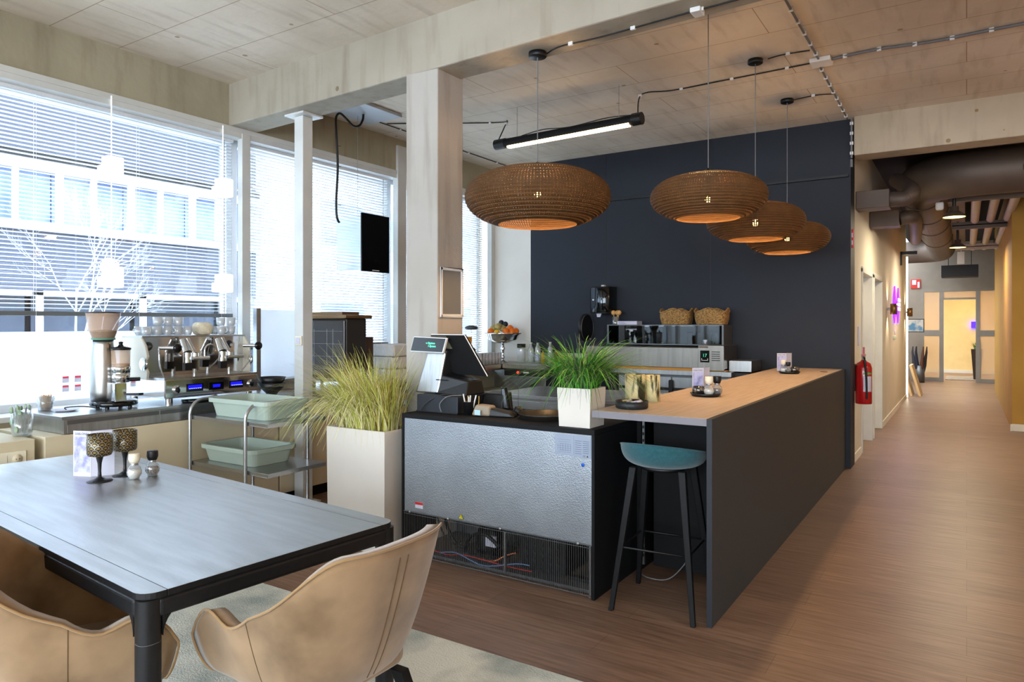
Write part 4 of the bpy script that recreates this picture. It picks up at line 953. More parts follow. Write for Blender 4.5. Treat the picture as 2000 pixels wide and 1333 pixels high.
MB().add([(EX1 - .06, 2.975, gz + .50), (EX1 - .06, 3.855, gz + .50), (EX1 - .065, 3.855, gz + .19), (EX1 - .065, 2.975, gz + .19),
          (EX0 + .02, 2.975, gz + .50), (EX0 + .02, 3.855, gz + .50), (EX0, 3.855, gz + .19), (EX0, 2.975, gz + .19)],
         [(0, 1, 2, 3), (4, 7, 6, 5), (0, 4, 5, 1), (3, 2, 6, 7), (0, 3, 7, 4), (1, 5, 6, 2)]).build('mirror_body', M['chrome'], em)
MB().box(EX0 + .02, EX1 - .05, 2.96, 3.87, gz + .50, gz + .512).build('cup_tray', M['steel'], em)
MB().box(EX0, -5.0, 2.99, 3.80, gz + .185, gz + .20).build('drip_tray', M['steel_h'], em)
MB().box(EX0, -4.995, 2.99, 3.80, gz + .045, gz + .185).build('base_box', M['chrome'], em, bevel=.006)
for x in (-5.03, -5.5):
    for y in (3.04, 3.74): MB().cyl((x, y, gz), (x, y, gz + .05), .028, n=18).build('foot', M['chrome'], em)
M['blue_lcd'] = emis('blue_display', '#1414ff', 1.1); M['lcd_text'] = emis('display_text', '#c8d4ff', 1.0)
for i, (a, b) in enumerate(((3.16, 3.30), (3.35, 3.48), (3.53, 3.66))):
    p = MB().box(-4.995, -4.992, a, b, gz + .085, gz + .145).build('display_panel', M['black_gloss'], em)
    MB().box(-4.9915, -4.991, a + .014 + (.02 if i == 1 else 0), b - .012 - (.02 if i == 1 else 0), gz + .105, gz + .135 - (.008 if i == 1 else 0)).build('display', M['blue_lcd'], p)
    if i != 1:
        q = MB()
        for j in range(6): q.tube(arc((-4.990, a + .026 + j * .018, gz + .112), .005, pi, 2 * pi, 5, 'yz'), .0014, 4)
        q.build('cup_icons', M['lcd_text'], p)
for y in (3.08, 3.73):
    MB().lathe([(0, .012), (.02, .012), (.02, .004), (.032, .004), (.034, 0), (0, 0)], (-4.995, y, gz + .11), 24, axis='x').build('gauge', M['chrome'], em)
    MB().lathe([(0, 0), (.019, 0), (.019, .003), (0, .003)], (-4.982, y, gz + .11), 20, axis='x').build('gauge_face', M['black'], em)
for y in (3.26, 3.57):
    gh = MB().cyl((-5.14, y, gz + .30), (-5.14, y, gz + .38), .033, n=24).cyl((-5.14, y, gz + .38), (-5.20, y, gz + .48), .036, .026, n=24).cyl((-5.14, y + .06, gz + .37), (-5.19, y + .03, gz + .49), .022, .016, n=16)
    gh.cyl((-5.10, y + .02, gz + .335), (-5.06, y + .14, gz + .335), .014, n=12).cyl((-5.14, y + .0, gz + .30), (-5.14, y, gz + .26), .018, n=14).cyl((-5.12, y + .055, gz + .345), (-5.12, y + .055, gz + .375), .03, n=16)
    g_ = gh.build('group_head', M['chrome'], em)
    MB().box(-5.16, -5.12, y - .03, y + .03, gz + .24, gz + .30).build('spout_block', M['black'], g_)
    MB().cyl((-5.12, y + .05, gz + .20), (-5.12, y + .05, gz + .25), .014, n=12).build('spout', M['chrome'], g_)
MB().tube(arc((-5.08, 3.42, gz + .39), .05, 0, pi, 10, 'yz') + [(-5.08, 3.37, gz + .33)], .008, 8).build('water_spout', M['chrome'], em)
for y, yy in ((3.05, 3.13), (3.80, 3.86)):
    k = MB().cyl((-5.18, y, gz + .42), (-5.08, yy, gz + .42), .014, n=12).build('steam_valve', M['chrome'], em)
    MB().sphere((-5.06, yy, gz + .42), .036, 18, sq=(.6, 1, 1)).build('steam_knob', M['black_gloss'], k)
MB().tube(smooth_path([(-5.14, 3.02, gz + .42), (-5.09, 3.0, gz + .40), (-5.08, 3.0, gz + .30), (-5.08, 3.03, gz + .20)]), .006, 8).build('steam_wand', M['chrome'], em)
MB().tube(smooth_path([(-5.10, 3.80, gz + .38), (-5.06, 3.78, gz + .32), (-5.05, 3.72, gz + .25), (-5.04, 3.67, gz + .21)]), .006, 8).build('steam_wand', M['chrome'], em)
# cups on top
M['milk_glass'] = glassy('cup_glass', '#eef2f4', .5, .05, .32, '#f2f5f8')
def cupg(x, y, z, label, first=None):
    if first: return dup(first, (x, y, z), random.uniform(0, 6), label)
    t = thing('glass_cup', label, 'cup', (x, y, z), 0, 'glass cups on top of the espresso machine')
    MB().lathe([(0, .002), (.026, .002), (.034, .02), (.038, .072), (.0365, .072), (.032, .02), (.024, .006), (0, .006)], n=20).build('cup', M['milk_glass'], t, local=True)
    MB().tube(arc((.036, 0, .04), .02, -pi / 2, pi / 2, 8), .0035, 6).build('handle', M['milk_glass'], t, local=True)
    return t
c0 = None; ci = 0; zt0 = gz + .513
spots = []
for i in range(5):
    for j in range(2): spots.append((-5.31 - j * .1, 3.03 + i * .085, zt0))
for i in range(3): spots.append((-5.31, 3.12 + i * .085, zt0 + .0725))
for i in range(2):
    for j in range(2): spots.append((-5.31 - j * .1, 3.68 + i * .088, zt0))
spots.append((-5.32, 3.68, zt0 + .0725)); spots.append((-5.31, 3.77, zt0 + .0725))
for x, y, z in spots:
    up_ = z > zt0 + .01; left = y < 3.6
    lab = 'clear glass cup %s of the %s group on the espresso machine' % ('stacked in the upper row' if up_ else 'in the bottom row', 'left' if left else 'right')
    if c0 is None: c0 = cupg(x, y, z, lab)
    else: cupg(x, y, z, lab, c0)
    last = bpy.context.scene.collection.objects
def regroup():
    for o in C.objects:
        if o.get('category') == 'cup' and 'espresso machine' in o.get('label', ''):
            o['group'] = o['label'].replace('clear glass cup', 'cups')
regroup()
tw = MB().grid(lambda u, v: (-5.38 + .07 * cos(2 * pi * u) * sin(pi * v) ** .4, 3.55 + .085 * sin(2 * pi * u) * sin(pi * v) ** .4, zt0 + .0 + .105 * (1 - cos(pi * v)) / 2 + .010 * sin(5 * 2 * pi * u + 7 * v) * sin(pi * v)), 32, 12, wrap=True)
solo(tw, 'folded_cloth', mat('cream_cloth', '#e3d9bf', .9, bump=.4, bscale=60, scale=6), 'bundled cream cloth between the cups on the espresso machine', 'cloth')
solo(MB().lathe([(0, .012), (.11, .012), (.12, .02), (.12, .034), (0, .036)], (-4.99 - .04, 3.28, gz - .012), 36), 'knock_tray', M['black_gloss'], 'flat black round tray under the front of the espresso machine', 'tray')
# bowls
def bowl(z, label):
    return solo(MB().lathe([(0, 0), (.045, 0), (.05, .012), (.095, .055), (.118, .10), (.114, .10), (.09, .058), (.04, .016), (0, .016)], (-5.02, 3.965, z), 40), 'black_bowl', M['black'], label, 'bowl', 'stacked black bowls')
bowl(gz, 'large black bowl, lower of the stack beside the espresso machine'); bowl(gz + .048, 'large black bowl, upper of the stack beside the espresso machine')
solo(MB().box(-5.55, -5.25, 4.22, 4.66, gz, gz + .10), 'steel_box', M['steel'], 'low stainless box on the counter behind the bowls', 'box', bevel=.004)
ss = thing('frosted_screen', 'upright frosted screen on a steel upright behind the steel post', 'screen', (-5.42, 4.3, 1.045))
MB().box(-5.44, -5.437, 4.145, 4.60, 1.045, 1.68).build('sheet', M['frost'], ss)  # translucent sheet instead of steel, so this area shows bright white
MB().box(-5.45, -5.40, 4.10, 4.145, .945, 1.69).build('upright', M['steel'], ss)
# stick jar, saucer, cutlery vase, plant
sj = thing('stirrer_jar', 'glass jar of wooden stirrers on the counter end', 'jar', (-5.42, 2.37, gz))
MB().lathe([(0, 0), (.045, 0), (.05, .03), (.062, .10), (.060, .10), (.048, .03), (.042, .004), (0, .004)], (-5.42, 2.37, gz), 28).build('jar', M['glass_clear'], sj)
rnd = random.Random(9); st = mat('stirrer_wood', '#c9995c', .7); sb = MB()
for i in range(60):
    a = rnd.uniform(0, 6.28); r = .038 * sqrt(rnd.random()); x = -5.42 + r * cos(a); y = 2.37 + r * sin(a); a2 = rnd.uniform(0, 6.28); l = .03 * rnd.random()
    sb.cyl((x, y, gz + .006), (x + l * cos(a2), y + l * sin(a2), gz + .09 + .02 * rnd.random()), .0022, n=4)
o = sb.build('stirrers', st, sj); o['kind'] = 'stuff'
solo(MB().lathe([(0, 0), (.05, 0), (.085, .012), (.083, .014), (.05, .004), (0, .004)], (-5.25, 2.42, gz), 32), 'saucer', M['card_white'], 'white saucer beside the stirrer jar', 'saucer')
cv = thing('cutlery_vase', 'clear glass vase with a green sprig and cutlery by the socket cabinet', 'vase', (-5.12, 2.10, .83))
MB().lathe([(0, 0), (.05, 0), (.058, .02), (.062, .14), (.059, .14), (.055, .02), (.045, .008), (0, .008)], (-5.12, 2.10, .83), 28).build('vase', M['glass_clear'], cv)
cl_ = MB(); rnd = random.Random(3)
for i in range(7):
    a = rnd.uniform(0, 6.28); cl_.cyl((-5.12 + .03 * cos(a), 2.10 + .03 * sin(a), .845), (-5.12 + .055 * cos(a), 2.10 + .055 * sin(a), 1.0 + .03 * rnd.random()), .004, .003, n=6)
cl_.build('cutlery', M['steel'], cv)
sg = MB()
for i in range(26):
    a = rnd.uniform(0, 6.28); r = rnd.uniform(.01, .06); sg.sphere((-5.12 + r * cos(a), 2.10 + r * sin(a), .86 + rnd.uniform(0, .16)), rnd.uniform(.012, .02), 8, sq=(1, .5, 1.3))
sg.build('sprig', mat('sprig_green', '#6f8f68', .6, col2='#a9b8a4', scale=30), cv)
lp = thing('grass_plant', 'green grass plant at the left window end', 'plant', (-5.35, 1.78, .83))
planter_mb(-5.45, -5.25, 1.66, 1.88, .83, .97, .01, .006, .02, lp)
grass((-5.42, -5.28), (1.70, 1.84), .95, 320, .14, .38, .40, .45, .0026, M['grass_g'], lp, 'grass', 21)
# lantern strings in front of the big blind
def lantern_string(y, label):
    t = thing('lantern_string', label, 'lantern string', (-5.636, y, 1.8), 0, 'white lantern strings before the big blind')
    MB().cyl((-5.636, y, 1.95), (-5.636, y, 3.34), .0035, n=6).build('cord', M['lantern'], t)
    for z in (2.697, 1.834):
        MB().box(-5.686, -5.586, y - .055, y + .075, z, z + .165).build('lantern', M['lantern'], t, bevel=.012)
        MB().box(-5.67, -5.60, y - .095, y - .055, z, z + .085).build('lantern_side', M['lantern'], t, bevel=.01)
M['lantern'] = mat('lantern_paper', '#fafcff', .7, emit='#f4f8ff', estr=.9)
lantern_string(2.935, 'left string of white hanging lanterns before the large blind'); lantern_string(3.92, 'right string of white hanging lanterns before the large blind')
# stickers on the film
def sticker(y, z, lab):
    t = thing('window_sticker', lab, 'sticker', (-5.905, y, z), 0, 'small red and white stickers on the window')
    MB().box(-5.907, -5.9055, y, y + .05, z, z + .052).build('sheet', M['card_white'], t)
    MB().box(-5.9055, -5.904, y + .004, y + .046, z + .034, z + .050).build('red_band', mat('sticker_red', '#e2485a', .5) if 'sticker_red' not in bpy.data.materials else bpy.data.materials['sticker_red'], t)
for y, z, l in ((2.70, 1.09, 'upper left'), (2.79, 1.09, 'upper right'), (2.70, 1.02, 'lower left'), (2.79, 1.02, 'lower right')):
    sticker(y, z, l + ' of the four stickers on the frosted window')
# ------------------------------------------------------------------ steel post, oven, hood
po = thing('steel_post', 'white square steel post with flat head plate under the beam', 'post', (-4.84, 4.16, 0))
MB().box(-4.90, -4.79, 4.105, 4.215, 0, 3.345).build('shaft', M['grey_white'], po, bevel=.006)
MB().box(-4.96, -4.72, 4.05, 4.27, 3.345, 3.362).build('head_plate', M['grey_white'], po)
MB().box(-4.95, -4.74, 4.06, 4.26, 0, .012).build('foot_plate', M['grey_white'], po)
sw = thing('light_switch', 'white rocker switch on the steel post', 'switch', (-4.83, 4.10, 1.40))
MB().box(-4.872, -4.792, 4.090, 4.104, 1.365, 1.445).build('plate', M['cap_white'], sw, bevel=.004)
MB().box(-4.86, -4.804, 4.085, 4.090, 1.377, 1.433).build('rocker', M['card_white'], sw, bevel=.003)
ov = thing('convection_oven', 'brown glass fronted oven on the counter behind the straw grass', 'oven', (-5.21, 4.85, .945))
MB().box(-5.52, -4.90, 4.72, 4.98, 1.0, 1.60).build('body', mat('oven_body', '#3a3836', .3, .4), ov, bevel=.01)
MB().box(-5.50, -4.91, 4.70, 4.72, 1.03, 1.585).build('door', mat('brown_glass', '#2c2622', .12, spec=.9), ov, bevel=.006)
MB().box(-5.54, -4.86, 4.67, 5.02, 1.60, 1.635).build('hood_rim', mat('bronze_metal', '#8a6f4e', .35, .8), ov, bevel=.008)
MB().box(-5.50, -4.98, 4.74, 4.96, 1.635, 1.665).build('top_box', bpy.data.materials['bronze_metal'], ov)
rk = MB()
for z in (1.12, 1.24, 1.36, 1.48): rk.cyl((-5.48, 4.697, z), (-4.93, 4.697, z), .0012, n=4)
for x in (-5.4, -5.32, -5.14, -5.06): rk.cyl((x, 4.697, 1.15), (x, 4.697, 1.5), .0012, n=4)
rk.build('wire_rack', M['steel'], ov)
for x in (-5.48, -4.97):
    for y in (4.76, 4.94): MB().cyl((x, y, .945), (x, y, 1.0), .018, n=12).build('foot', M['steel'], ov)
MB().box(-5.50, -4.91, 4.69, 4.715, 1.0, 1.03).build('handle', M['steel'], ov, bevel=.006)
solo(MB().box(-5.30, -5.02, 5.06, 5.20, .945, 1.42), 'dark_box', mat('brown_box', '#4a3a34', .6), 'dark brown box standing right of the oven', 'box', bevel=.004)
# paper stack
for i in range(3):
    solo(MB().box(-5.46 + .01 * i, -5.06 + .01 * i, 5.50 + .012 * i, 6.02 - .01 * i, .945 + .13 * i, 1.07 + .13 * i), 'napkin_pack', mat('napkins', '#dcdad6', .8, col2='#d0cdc8', scale=40, bump=.4, bscale=30) if i == 0 else bpy.data.materials['napkins'],
         ('lowest', 'middle', 'topmost')[i] + ' white napkin pack of the stack behind the straw grass', 'napkins', 'stacked white napkin packs', bevel=.02, seg=3)
solo(MB().cyl((-3.78, 4.45, .90), (-3.78, 4.45, 1.36), .034, n=20), 'rolling_pin', mat('pale_wood', '#cbb896', .7), 'upright pale wooden roll left of the concrete column', 'roll')
ke = thing('prep_shelf', 'narrow steel shelf unit standing left of the column', 'shelf', (-3.85, 4.45, 0))
MB().box(-4.05, -3.62, 4.3, 4.62, .88, .90).build('shelf', M['steel'], ke)
for x in (-4.03, -3.65):
    for y in (4.32, 4.6): MB().cyl((x, y, 0), (x, y, .88), .012, n=8).build('leg', M['steel'], ke)
# suspended hood: steel box with a black glass front
hd = thing('extractor_hood', 'stainless hanging hood with black glass front panel', 'hood', (-4.85, 5.1, 2.04))
# box between wall side and its black panel
MB().box(-5.44, -5.06, 5.10, 5.42, 2.09, 2.64).build('steel_body', mat('mirror_hood', '#d4dae2', .12, 1), hd, bevel=.003)
MB().box(-5.06, -5.045, 5.06, 5.46, 2.075, 2.66).build('glass_front', M['black_gloss'], hd, bevel=.003)
MB().box(-5.045, -5.0445, 5.21, 5.31, 2.088, 2.096).build('brand_line', M['clip'], hd)
MB().cyl((-5.3, 5.26, 2.64), (-5.3, 5.26, 3.74), .0022, n=5).build('hanging_wire', M['steel'], hd)
# flat plate on the ceiling and black cable
solo(MB().box(-5.42, -4.95, 4.20, 5.55, 3.705, 3.739), 'ceiling_plate', mat('grey_plate', '#b6bcc2', .4, .4), 'flat grey metal plate on the ceiling beside the beam', 'plate', bevel=.003)
cb = thing('hanging_cable', 'thick black ribbed cable hanging in front of the second blind', 'cable', (-5.15, 5.0, 2.68))
pts = smooth_path([(-5.2, 5.24, 3.70), (-5.2, 5.23, 3.64), (-5.2, 5.18, 3.57), (-5.2, 5.10, 3.55), (-5.2, 5.0, 3.60), (-5.2, 4.92, 3.63), (-5.2, 4.87, 3.58), (-5.2, 4.87, 3.45), (-5.2, 4.89, 3.1), (-5.2, 4.87, 2.75), (-5.2, 4.88, 2.6), (-5.2, 4.91, 2.55)], 6)
MB().tube(pts, .0115, 8).build('cable', M['black'], cb)
ti = MB()
for z in (3.3, 3.1, 2.9, 2.72): ti.cyl((-5.19, 4.885, z), (-5.175, 4.91, z), .003, n=5)
ti.build('cable_ties', M['black'], cb)

# ------------------------------------------------------------------ kitchen: island, side counter, back run
isl = thing('prep_island', 'stainless prep island behind the fridge', 'island', (-3.0, 6.0, 0))
MB().box(-3.75, -2.2, 5.45, 6.35, .865, .90).build('worktop', M['steel'], isl, bevel=.003)
MB().box(-3.70, -2.25, 5.50, 6.30, .1, .865).build('body', M['steel_h'], isl)
for x0, x1 in ((-3.69, -2.98), (-2.97, -2.26)): MB().box(x0, x1, 5.49, 5.50, .14, .84).build('front_panel', M['steel'], isl, bevel=.002)
MB().box(-3.68, -2.27, 5.55, 6.25, 0, .1).build('plinth', M['black_matt'], isl)
dm = thing('cake_dome', 'glass cover over white crumbs on the prep island behind the green grass', 'cake dome', (-2.98, 5.75, .90))
MB().lathe([(0, 0), (.15, 0), (.16, .015), (0, .018)], (-2.98, 5.75, .90), 32).build('plate', M['card_white'], dm)
MB().lathe([(.14, .02), (.14, .13), (.12, .16), (0, .17)], (-2.98, 5.75, .90), 32).build('cover', M['glass_clear'], dm)
MB().lathe([(0, .02), (.12, .02), (.10, .06), (0, .08)], (-2.98, 5.75, .90), 24).build('crumbs', mat('crumbs', '#e2dccb', .9, scale=60, col2='#b9b0a0', bump=1, bscale=60), dm)
sc_ = thing('side_counter', 'thick stainless counter along the last window', 'counter', (-5.4, 7.3, 0))
MB().box(-5.63, -5.08, 6.34, 8.28, .955, 1.03).build('worktop', mat('bronze_steel', '#a08f78', .3, 1), sc_, bevel=.003)
for ya in (6.36, 8.21): MB().box(-5.60, -5.2, ya, ya + .04, 0, .955).build('support', M['steel_h'], sc_)
MB().box(-5.64, -5.10, 6.34, 8.28, .62, .66).build('lower_ledge', M['cream'], sc_)
br = thing('back_counter', 'stainless counter run along the dark wall', 'counter', (-3.6, 7.95, 0))
MB().box(-5.07, -2.12, 7.62, 8.27, .975, 1.03).build('worktop', M['steel_h'], br, bevel=.003)
MB().box(-5.07, -3.3, 8.255, 8.27, 1.03, 1.16).build('splashback', M['steel_h'], br)
MB().box(-3.45, -2.14, 7.66, 8.25, .08, .97).build('body', M['galv_dark'], br)
for x0, x1 in ((-3.44, -2.80), (-2.79, -2.15)):
    d = MB().box(x0, x1, 7.645, 7.66, .15, .80).build('door', M['steel_h'], br, bevel=.002)
    e = MB().box(x0, x1, 7.645, 7.66, .83, .95).build('drawer', M['steel_h'], br, bevel=.002)
    MB().box(x0 + .02, x1 - .02, 7.625, 7.645, .80, .83).build('drawer_grip', M['black'], e)
solo(MB().box(-2.82, -2.77, 7.60, 7.64, .35, .92), 'strap_handle', M['black'], 'black vertical strap on the steel drawers behind the birch vases', 'strap', bevel=.012)
dw = thing('glass_washer', 'under counter glass washer with black panel and red button', 'dishwasher', (-4.72, 7.9, 0))
MB().box(-5.03, -4.42, 7.62, 8.2, .0, .97).build('body', M['steel'], dw, bevel=.003)
MB().box(-5.03, -4.42, 7.605, 7.622, .885, .968).build('control_panel', M['black'], dw)
MB().lathe([(0, 0), (.016, 0), (.016, .006), (0, .006)], (-4.82, 7.597, .93), 18, axis='y').build('red_button', emis('red_button', '#ff2020', 2), dw)
MB().box(-4.74, -4.66, 7.600, 7.606, .92, .94).build('logo_plate', M['clip'], dw)
MB().grid(lambda u, v: (-4.96 + .48 * u, 7.60 - .04 * v, .875 - .12 * v * sin(pi * u) - .01), 16, 4).build('door_scoop', M['galv_dark'], dw)
M['steel_dark'] = mat('dull_steel', '#8d8880', .36, 1, col2='#7f7a72', scale=3, stretch=(8, 8, .6), rvar=.06)
pz = thing('conveyor_oven', 'stainless oven with black control display on the back counter', 'oven', (-2.8, 7.9, 1.03))
MB().box(-3.85, -2.47, 7.60, 8.1, 1.06, 1.285).build('front_hood', M['steel_dark'], pz, bevel=.004)
MB().box(-2.47, -2.19, 7.58, 8.1, 1.04, 1.315).build('control_box', M['steel_dark'], pz, bevel=.004)
MB().hexa([(-3.85, 7.60, 1.03), (-2.19, 7.60, 1.03), (-2.19, 8.1, 1.03), (-3.85, 8.1, 1.03)], [(-3.85, 7.61, 1.06), (-2.19, 7.61, 1.06), (-2.19, 8.1, 1.06), (-3.85, 8.1, 1.06)]).build('lower_lip', mat('orange_lit_lip', '#c08a40', .3), pz)  # orange light on the oven's bottom edge painted into the lip colour
dpn = MB().box(-2.445, -2.345, 7.574, 7.58, 1.13, 1.26).build('control_display', M['black_gloss'], pz)
text_mb('17', .05, (-2.395, 7.573, 1.19), (1, 0, 0), (0, 0, 1), .0006, 'CENTER').build('digits', emis('oven_digits', '#3fae8a', 1.2), dpn)
MB().box(-2.43, -2.36, 7.571, 7.574, 1.15, 1.155).box(-2.43, -2.425, 7.571, 7.574, 1.15, 1.175).box(-2.365, -2.36, 7.571, 7.574, 1.15, 1.175).build('bracket_symbol', M['clip'], dpn)
vn = MB()
for i in range(5): vn.box(-2.32, -2.23, 7.572, 7.58, 1.15 + i * .023, 1.158 + i * .023)
vn.build('vent_slots', M['black'], pz)
MB().box(-2.46, -2.36, 7.572, 7.58, 1.29, 1.305).build('name_strip', mat('brown_strip', '#5a3c22', .4), pz)
# display rack on the wall above
rk = thing('glass_rack', 'glass fronted ingredient rack under the wicker baskets', 'rack', (-3.0, 8.1, 1.30))
MB().box(-3.72, -2.29, 7.92, 8.27, 1.302, 1.315).box(-3.72, -2.29, 7.92, 8.27, 1.53, 1.54).box(-2.31, -2.29, 7.92, 8.27, 1.31, 1.53).box(-3.72, -3.70, 7.92, 8.27, 1.31, 1.53).build('frame', M['galv_dark'], rk)
MB().box(-3.70, -2.31, 7.925, 7.93, 1.315, 1.53).build('glass_front', glassy('rack_glass', '#9aa6a8', .10, .02), rk)
MB().box(-3.70, -2.31, 8.24, 8.26, 1.315, 1.53).build('rack_back', M['wall_dark'], rk)
for i, (x, c) in enumerate(((-2.72, '#5b2f20'), (-2.62, '#e0ddd6'), (-2.50, '#6a5a4c'), (-2.40, '#cfccc4'))):
    t = solo(MB().lathe([(0, 0), (.036, 0), (.036, .11), (.03, .13), (0, .13)], (x, 8.05, 1.3155), 18), 'spice_jar', mat('jar_fill_%d' % i, c, .4),
         ('dark red', 'white', 'brown', 'pale grey')[i] + ' jar behind the glass of the ingredient rack', 'jar', None)
solo(MB().lathe([(0, 0), (.045, 0), (.05, .05), (.04, .055), (0, .056)], (-2.50, 7.95 + .02, 1.3155), 18), 'white_cup', M['card_white'], 'small white tipped cup at the rack edge', 'cup')
# strap: side machine at right end
sm_ = thing('slicer', 'dark machine with a steel end plate right of the control box', 'machine', (-2.05, 7.9, .95))
MB().box(-2.18, -1.96, 7.75, 8.2, .90, 1.02).build('body', M['black'], sm_, bevel=.004)
MB().box(-2.18, -1.94, 7.74, 8.15, 1.03, 1.15).build('steel_end', M['steel_h'], sm_, bevel=.003)
# baskets
def basket(x, label):
    t = thing('wicker_basket', label, 'basket', (x, 8.08, 1.541), 0, 'wicker baskets on the rack')
    def P(u, v, off=0):
        a = 2 * pi * u; e = 4
        cx, cy = cos(a), sin(a); k = 1 / (abs(cx) ** e + abs(cy) ** e) ** (1 / e)
        rx = (.165 + .02 * v - off) ; ry = (.115 + .015 * v - off)
        h = .165 + .022 * cos(4 * a) + .0
        bul = 1 + .05 * sin(pi * v)
        return (k * cx * rx * bul, k * cy * ry * bul, h * v)
    sh = MB().grid(lambda u, v: P(u, v), 64, 12, wrap=True)
    sh.add([(0, 0, 0)] + [P(i / 64, 0) for i in range(64)], [(0, 1 + (i + 1) % 64, 1 + i) for i in range(64)])
    sh.build('body', M['basket'], t, local=True, solid=.008)
    MB().tube([P(i / 64, 1) for i in range(64)], .010, 7, closed=True).build('rim', M['basket'], t, local=True)
    return t
bk = basket(-2.89, 'wicker basket on the left of the glass rack'); dup(bk, (-2.47, 8.08, 1.541), pi, 'wicker basket on the right end of the glass rack')
# jar with wooden spoons, packet
js = thing('honey_dipper_jar', 'glass jar with round headed wooden dippers beneath the soap dispenser', 'jar', (-3.72, 8.13, 1.541))
MB().lathe([(0, 0), (.042, 0), (.044, .01), (.044, .10), (.041, .10), (.041, .008), (0, .008)], (-3.70, 8.13, 1.541), 24).build('jar', M['glass_clear'], js)
for i, (dx, dy) in enumerate(((-.02, 0), (.012, .01), (.03, -.008))):
    k = MB().cyl((-3.70 + dx * .6, 8.13 + dy, 1.55), (-3.70 + dx * 1.5, 8.13 + dy, 1.67), .006, n=8).build('dipper_stick', mat('dipper_wood', '#d9a764', .7) if i == 0 else bpy.data.materials['dipper_wood'], js)
    MB().sphere((-3.70 + dx * 1.6, 8.13 + dy, 1.69), .031, 14).build('dipper_head', bpy.data.materials['dipper_wood'], k)
bx = thing('label_carton', 'flat white carton lying beside the jar of wooden dippers', 'carton', (-3.50, 8.10, 1.541))
MB().box(-3.63, -3.37, 8.02, 8.18, 1.541, 1.583).build('carton', M['card_white'], bx)
q = MB()
for i in range(3): q.box(-3.61, -3.50 - .02 * i, 8.0185, 8.0195, 1.550 + i * .009, 1.553 + i * .009)
q.build('print_lines', mat('violet_ink', '#7a5fa8', .6), bx)
# paper towel dispenser
dp_ = thing('towel_dispenser', 'shiny black rounded towel dispenser on the dark wall', 'dispenser', (-3.89, 8.16, 1.68))
pr_ = [(-4.03, 8.276), (-4.03, 8.10)] + [(-3.89 + .14 * cos(a), 8.09 - .085 * sin(a)) for a in [pi - pi * i / 12 for i in range(13)]] + [(-3.75, 8.276)]
MB().prism(pr_, 1.69, 2.01, 0, True).build('housing', mat('black_mirror', '#3a3d40', .06, .9), dp_, bevel=.01)
MB().prism([(x, y) for x, y in pr_], 2.005, 2.02).prism(pr_, 1.68, 1.695).build('end_caps', M['black'], dp_, bevel=.006)
MB().box(-3.91, -3.87, 8.15, 8.20, 2.02, 2.045).build('latch', M['clip'], dp_)
MB().hexa([(-3.92, 8.05, 1.635), (-3.88, 8.05, 1.635), (-3.88, 8.06, 1.635), (-3.92, 8.06, 1.635)], [(-3.93, 8.05, 1.68), (-3.86, 8.05, 1.68), (-3.86, 8.06, 1.68), (-3.93, 8.06, 1.68)]).build('paper_end', M['card_white'], dp_)
MB().box(-3.965, -3.945, 8.006, 8.012, 1.845, 1.86).build('sticker', M['clip'], dp_)
text_mb('K', .06, (-3.85, 8.004, 1.84), (1, 0, 0), (0, 0, 1), .0006).build('logo', M['black'], dp_)
# black round lid hanging
ld = thing('oval_lid', 'large black curved lid leaning against the dark wall behind the grass', 'lid', (-4.05, 8.1, 1.3))
MB().cyl((-4.12, 8.09, 1.50), (-4.08, 8.09, 1.50), .18, n=40).build('lid', M['black'], ld, bevel=.006)
MB().tube([(-4.075, 8.09 + .17 * cos(2 * pi * i / 40), 1.50 + .17 * sin(2 * pi * i / 40)) for i in range(40)], .005, 6, closed=True).build('lid_rim', M['galv_dark'], ld)
MB().cyl((-4.07, 8.08, 1.325), (-4.0, 8.02, 1.36), .012, n=8).build('clip', M['steel'], ld)
# ------------------------------------------------------------------ on the side counter
zs = 1.03
def tumbler(x, y, h, label, first, grp):
    if first: return dup(first, (x, y, zs), 0, label)
    return solo(MB().lathe([(0, 0), (.030, 0), (.034, h), (.032, h), (.028, .008), (0, .008)], (x, y, zs), 16), 'water_glass', M['milk_glass'], label, 'glass', grp)
f = None; k = 0
for i in range(7):
    for j in range(2):
        lab = 'clear water glass in the row on the side counter, %s line' % ('front' if j == 0 else 'back')
        o = tumbler(-5.13 - j * .09, 7.20 + i * .072, .145, lab, f, None); f = f or o
        o['group'] = lab.replace('clear water glass', 'water glasses')
fbw = thing('fruit_stand', 'silver footed fruit bowl on the side counter', 'fruit bowl', (-5.27, 7.93, zs))
MB().lathe([(0, 0), (.075, 0), (.07, .012), (.02, .03), (.018, .05), (.032, .07), (.018, .09), (.022, .15), (.034, .19), (.018, .22), (.02, .25), (0, .25)], (-5.27, 7.93, zs), 28).build('stem', M['chrome'], fbw)
MB().lathe([(0, .25), (.10, .265), (.20, .31), (.245, .38), (.262, .395), (.255, .398), (.235, .386), (.19, .322), (.1, .285), (0, .27)], (-5.27, 7.93, zs), 48).build('bowl', M['chrome'], fbw)
MB().tube(arc((-5.27, 7.70, zs + .35), .05, -pi / 2, pi / 2, 8, 'yz'), .005, 6).build('handle', M['chrome'], fbw)
MO = mat('orange_peel', '#e8720c', .5, bump=.2, bscale=200); ML = mat('lemon_peel', '#e8b820', .5); MP = mat('plum_skin', '#1c1c2c', .4); MK = mat('kiwano_skin', '#b9a667', .7, col2='#8f8450', scale=30, bump=.5, bscale=60)
zf = zs + .36
def fruit(x, y, z, r, m, nm, label, grp, sq=(1, 1, 1)):
    o = MB().sphere((0, 0, 0), r, 20, sq=sq).build(nm, m); o.location = (x, y, z); tag(o, label, 'fruit', grp); return o
def fpos(a_, c_, z): return (-5.27 + .84 * a_ + .54 * c_, 7.93 + .54 * a_ - .84 * c_, zf + z)
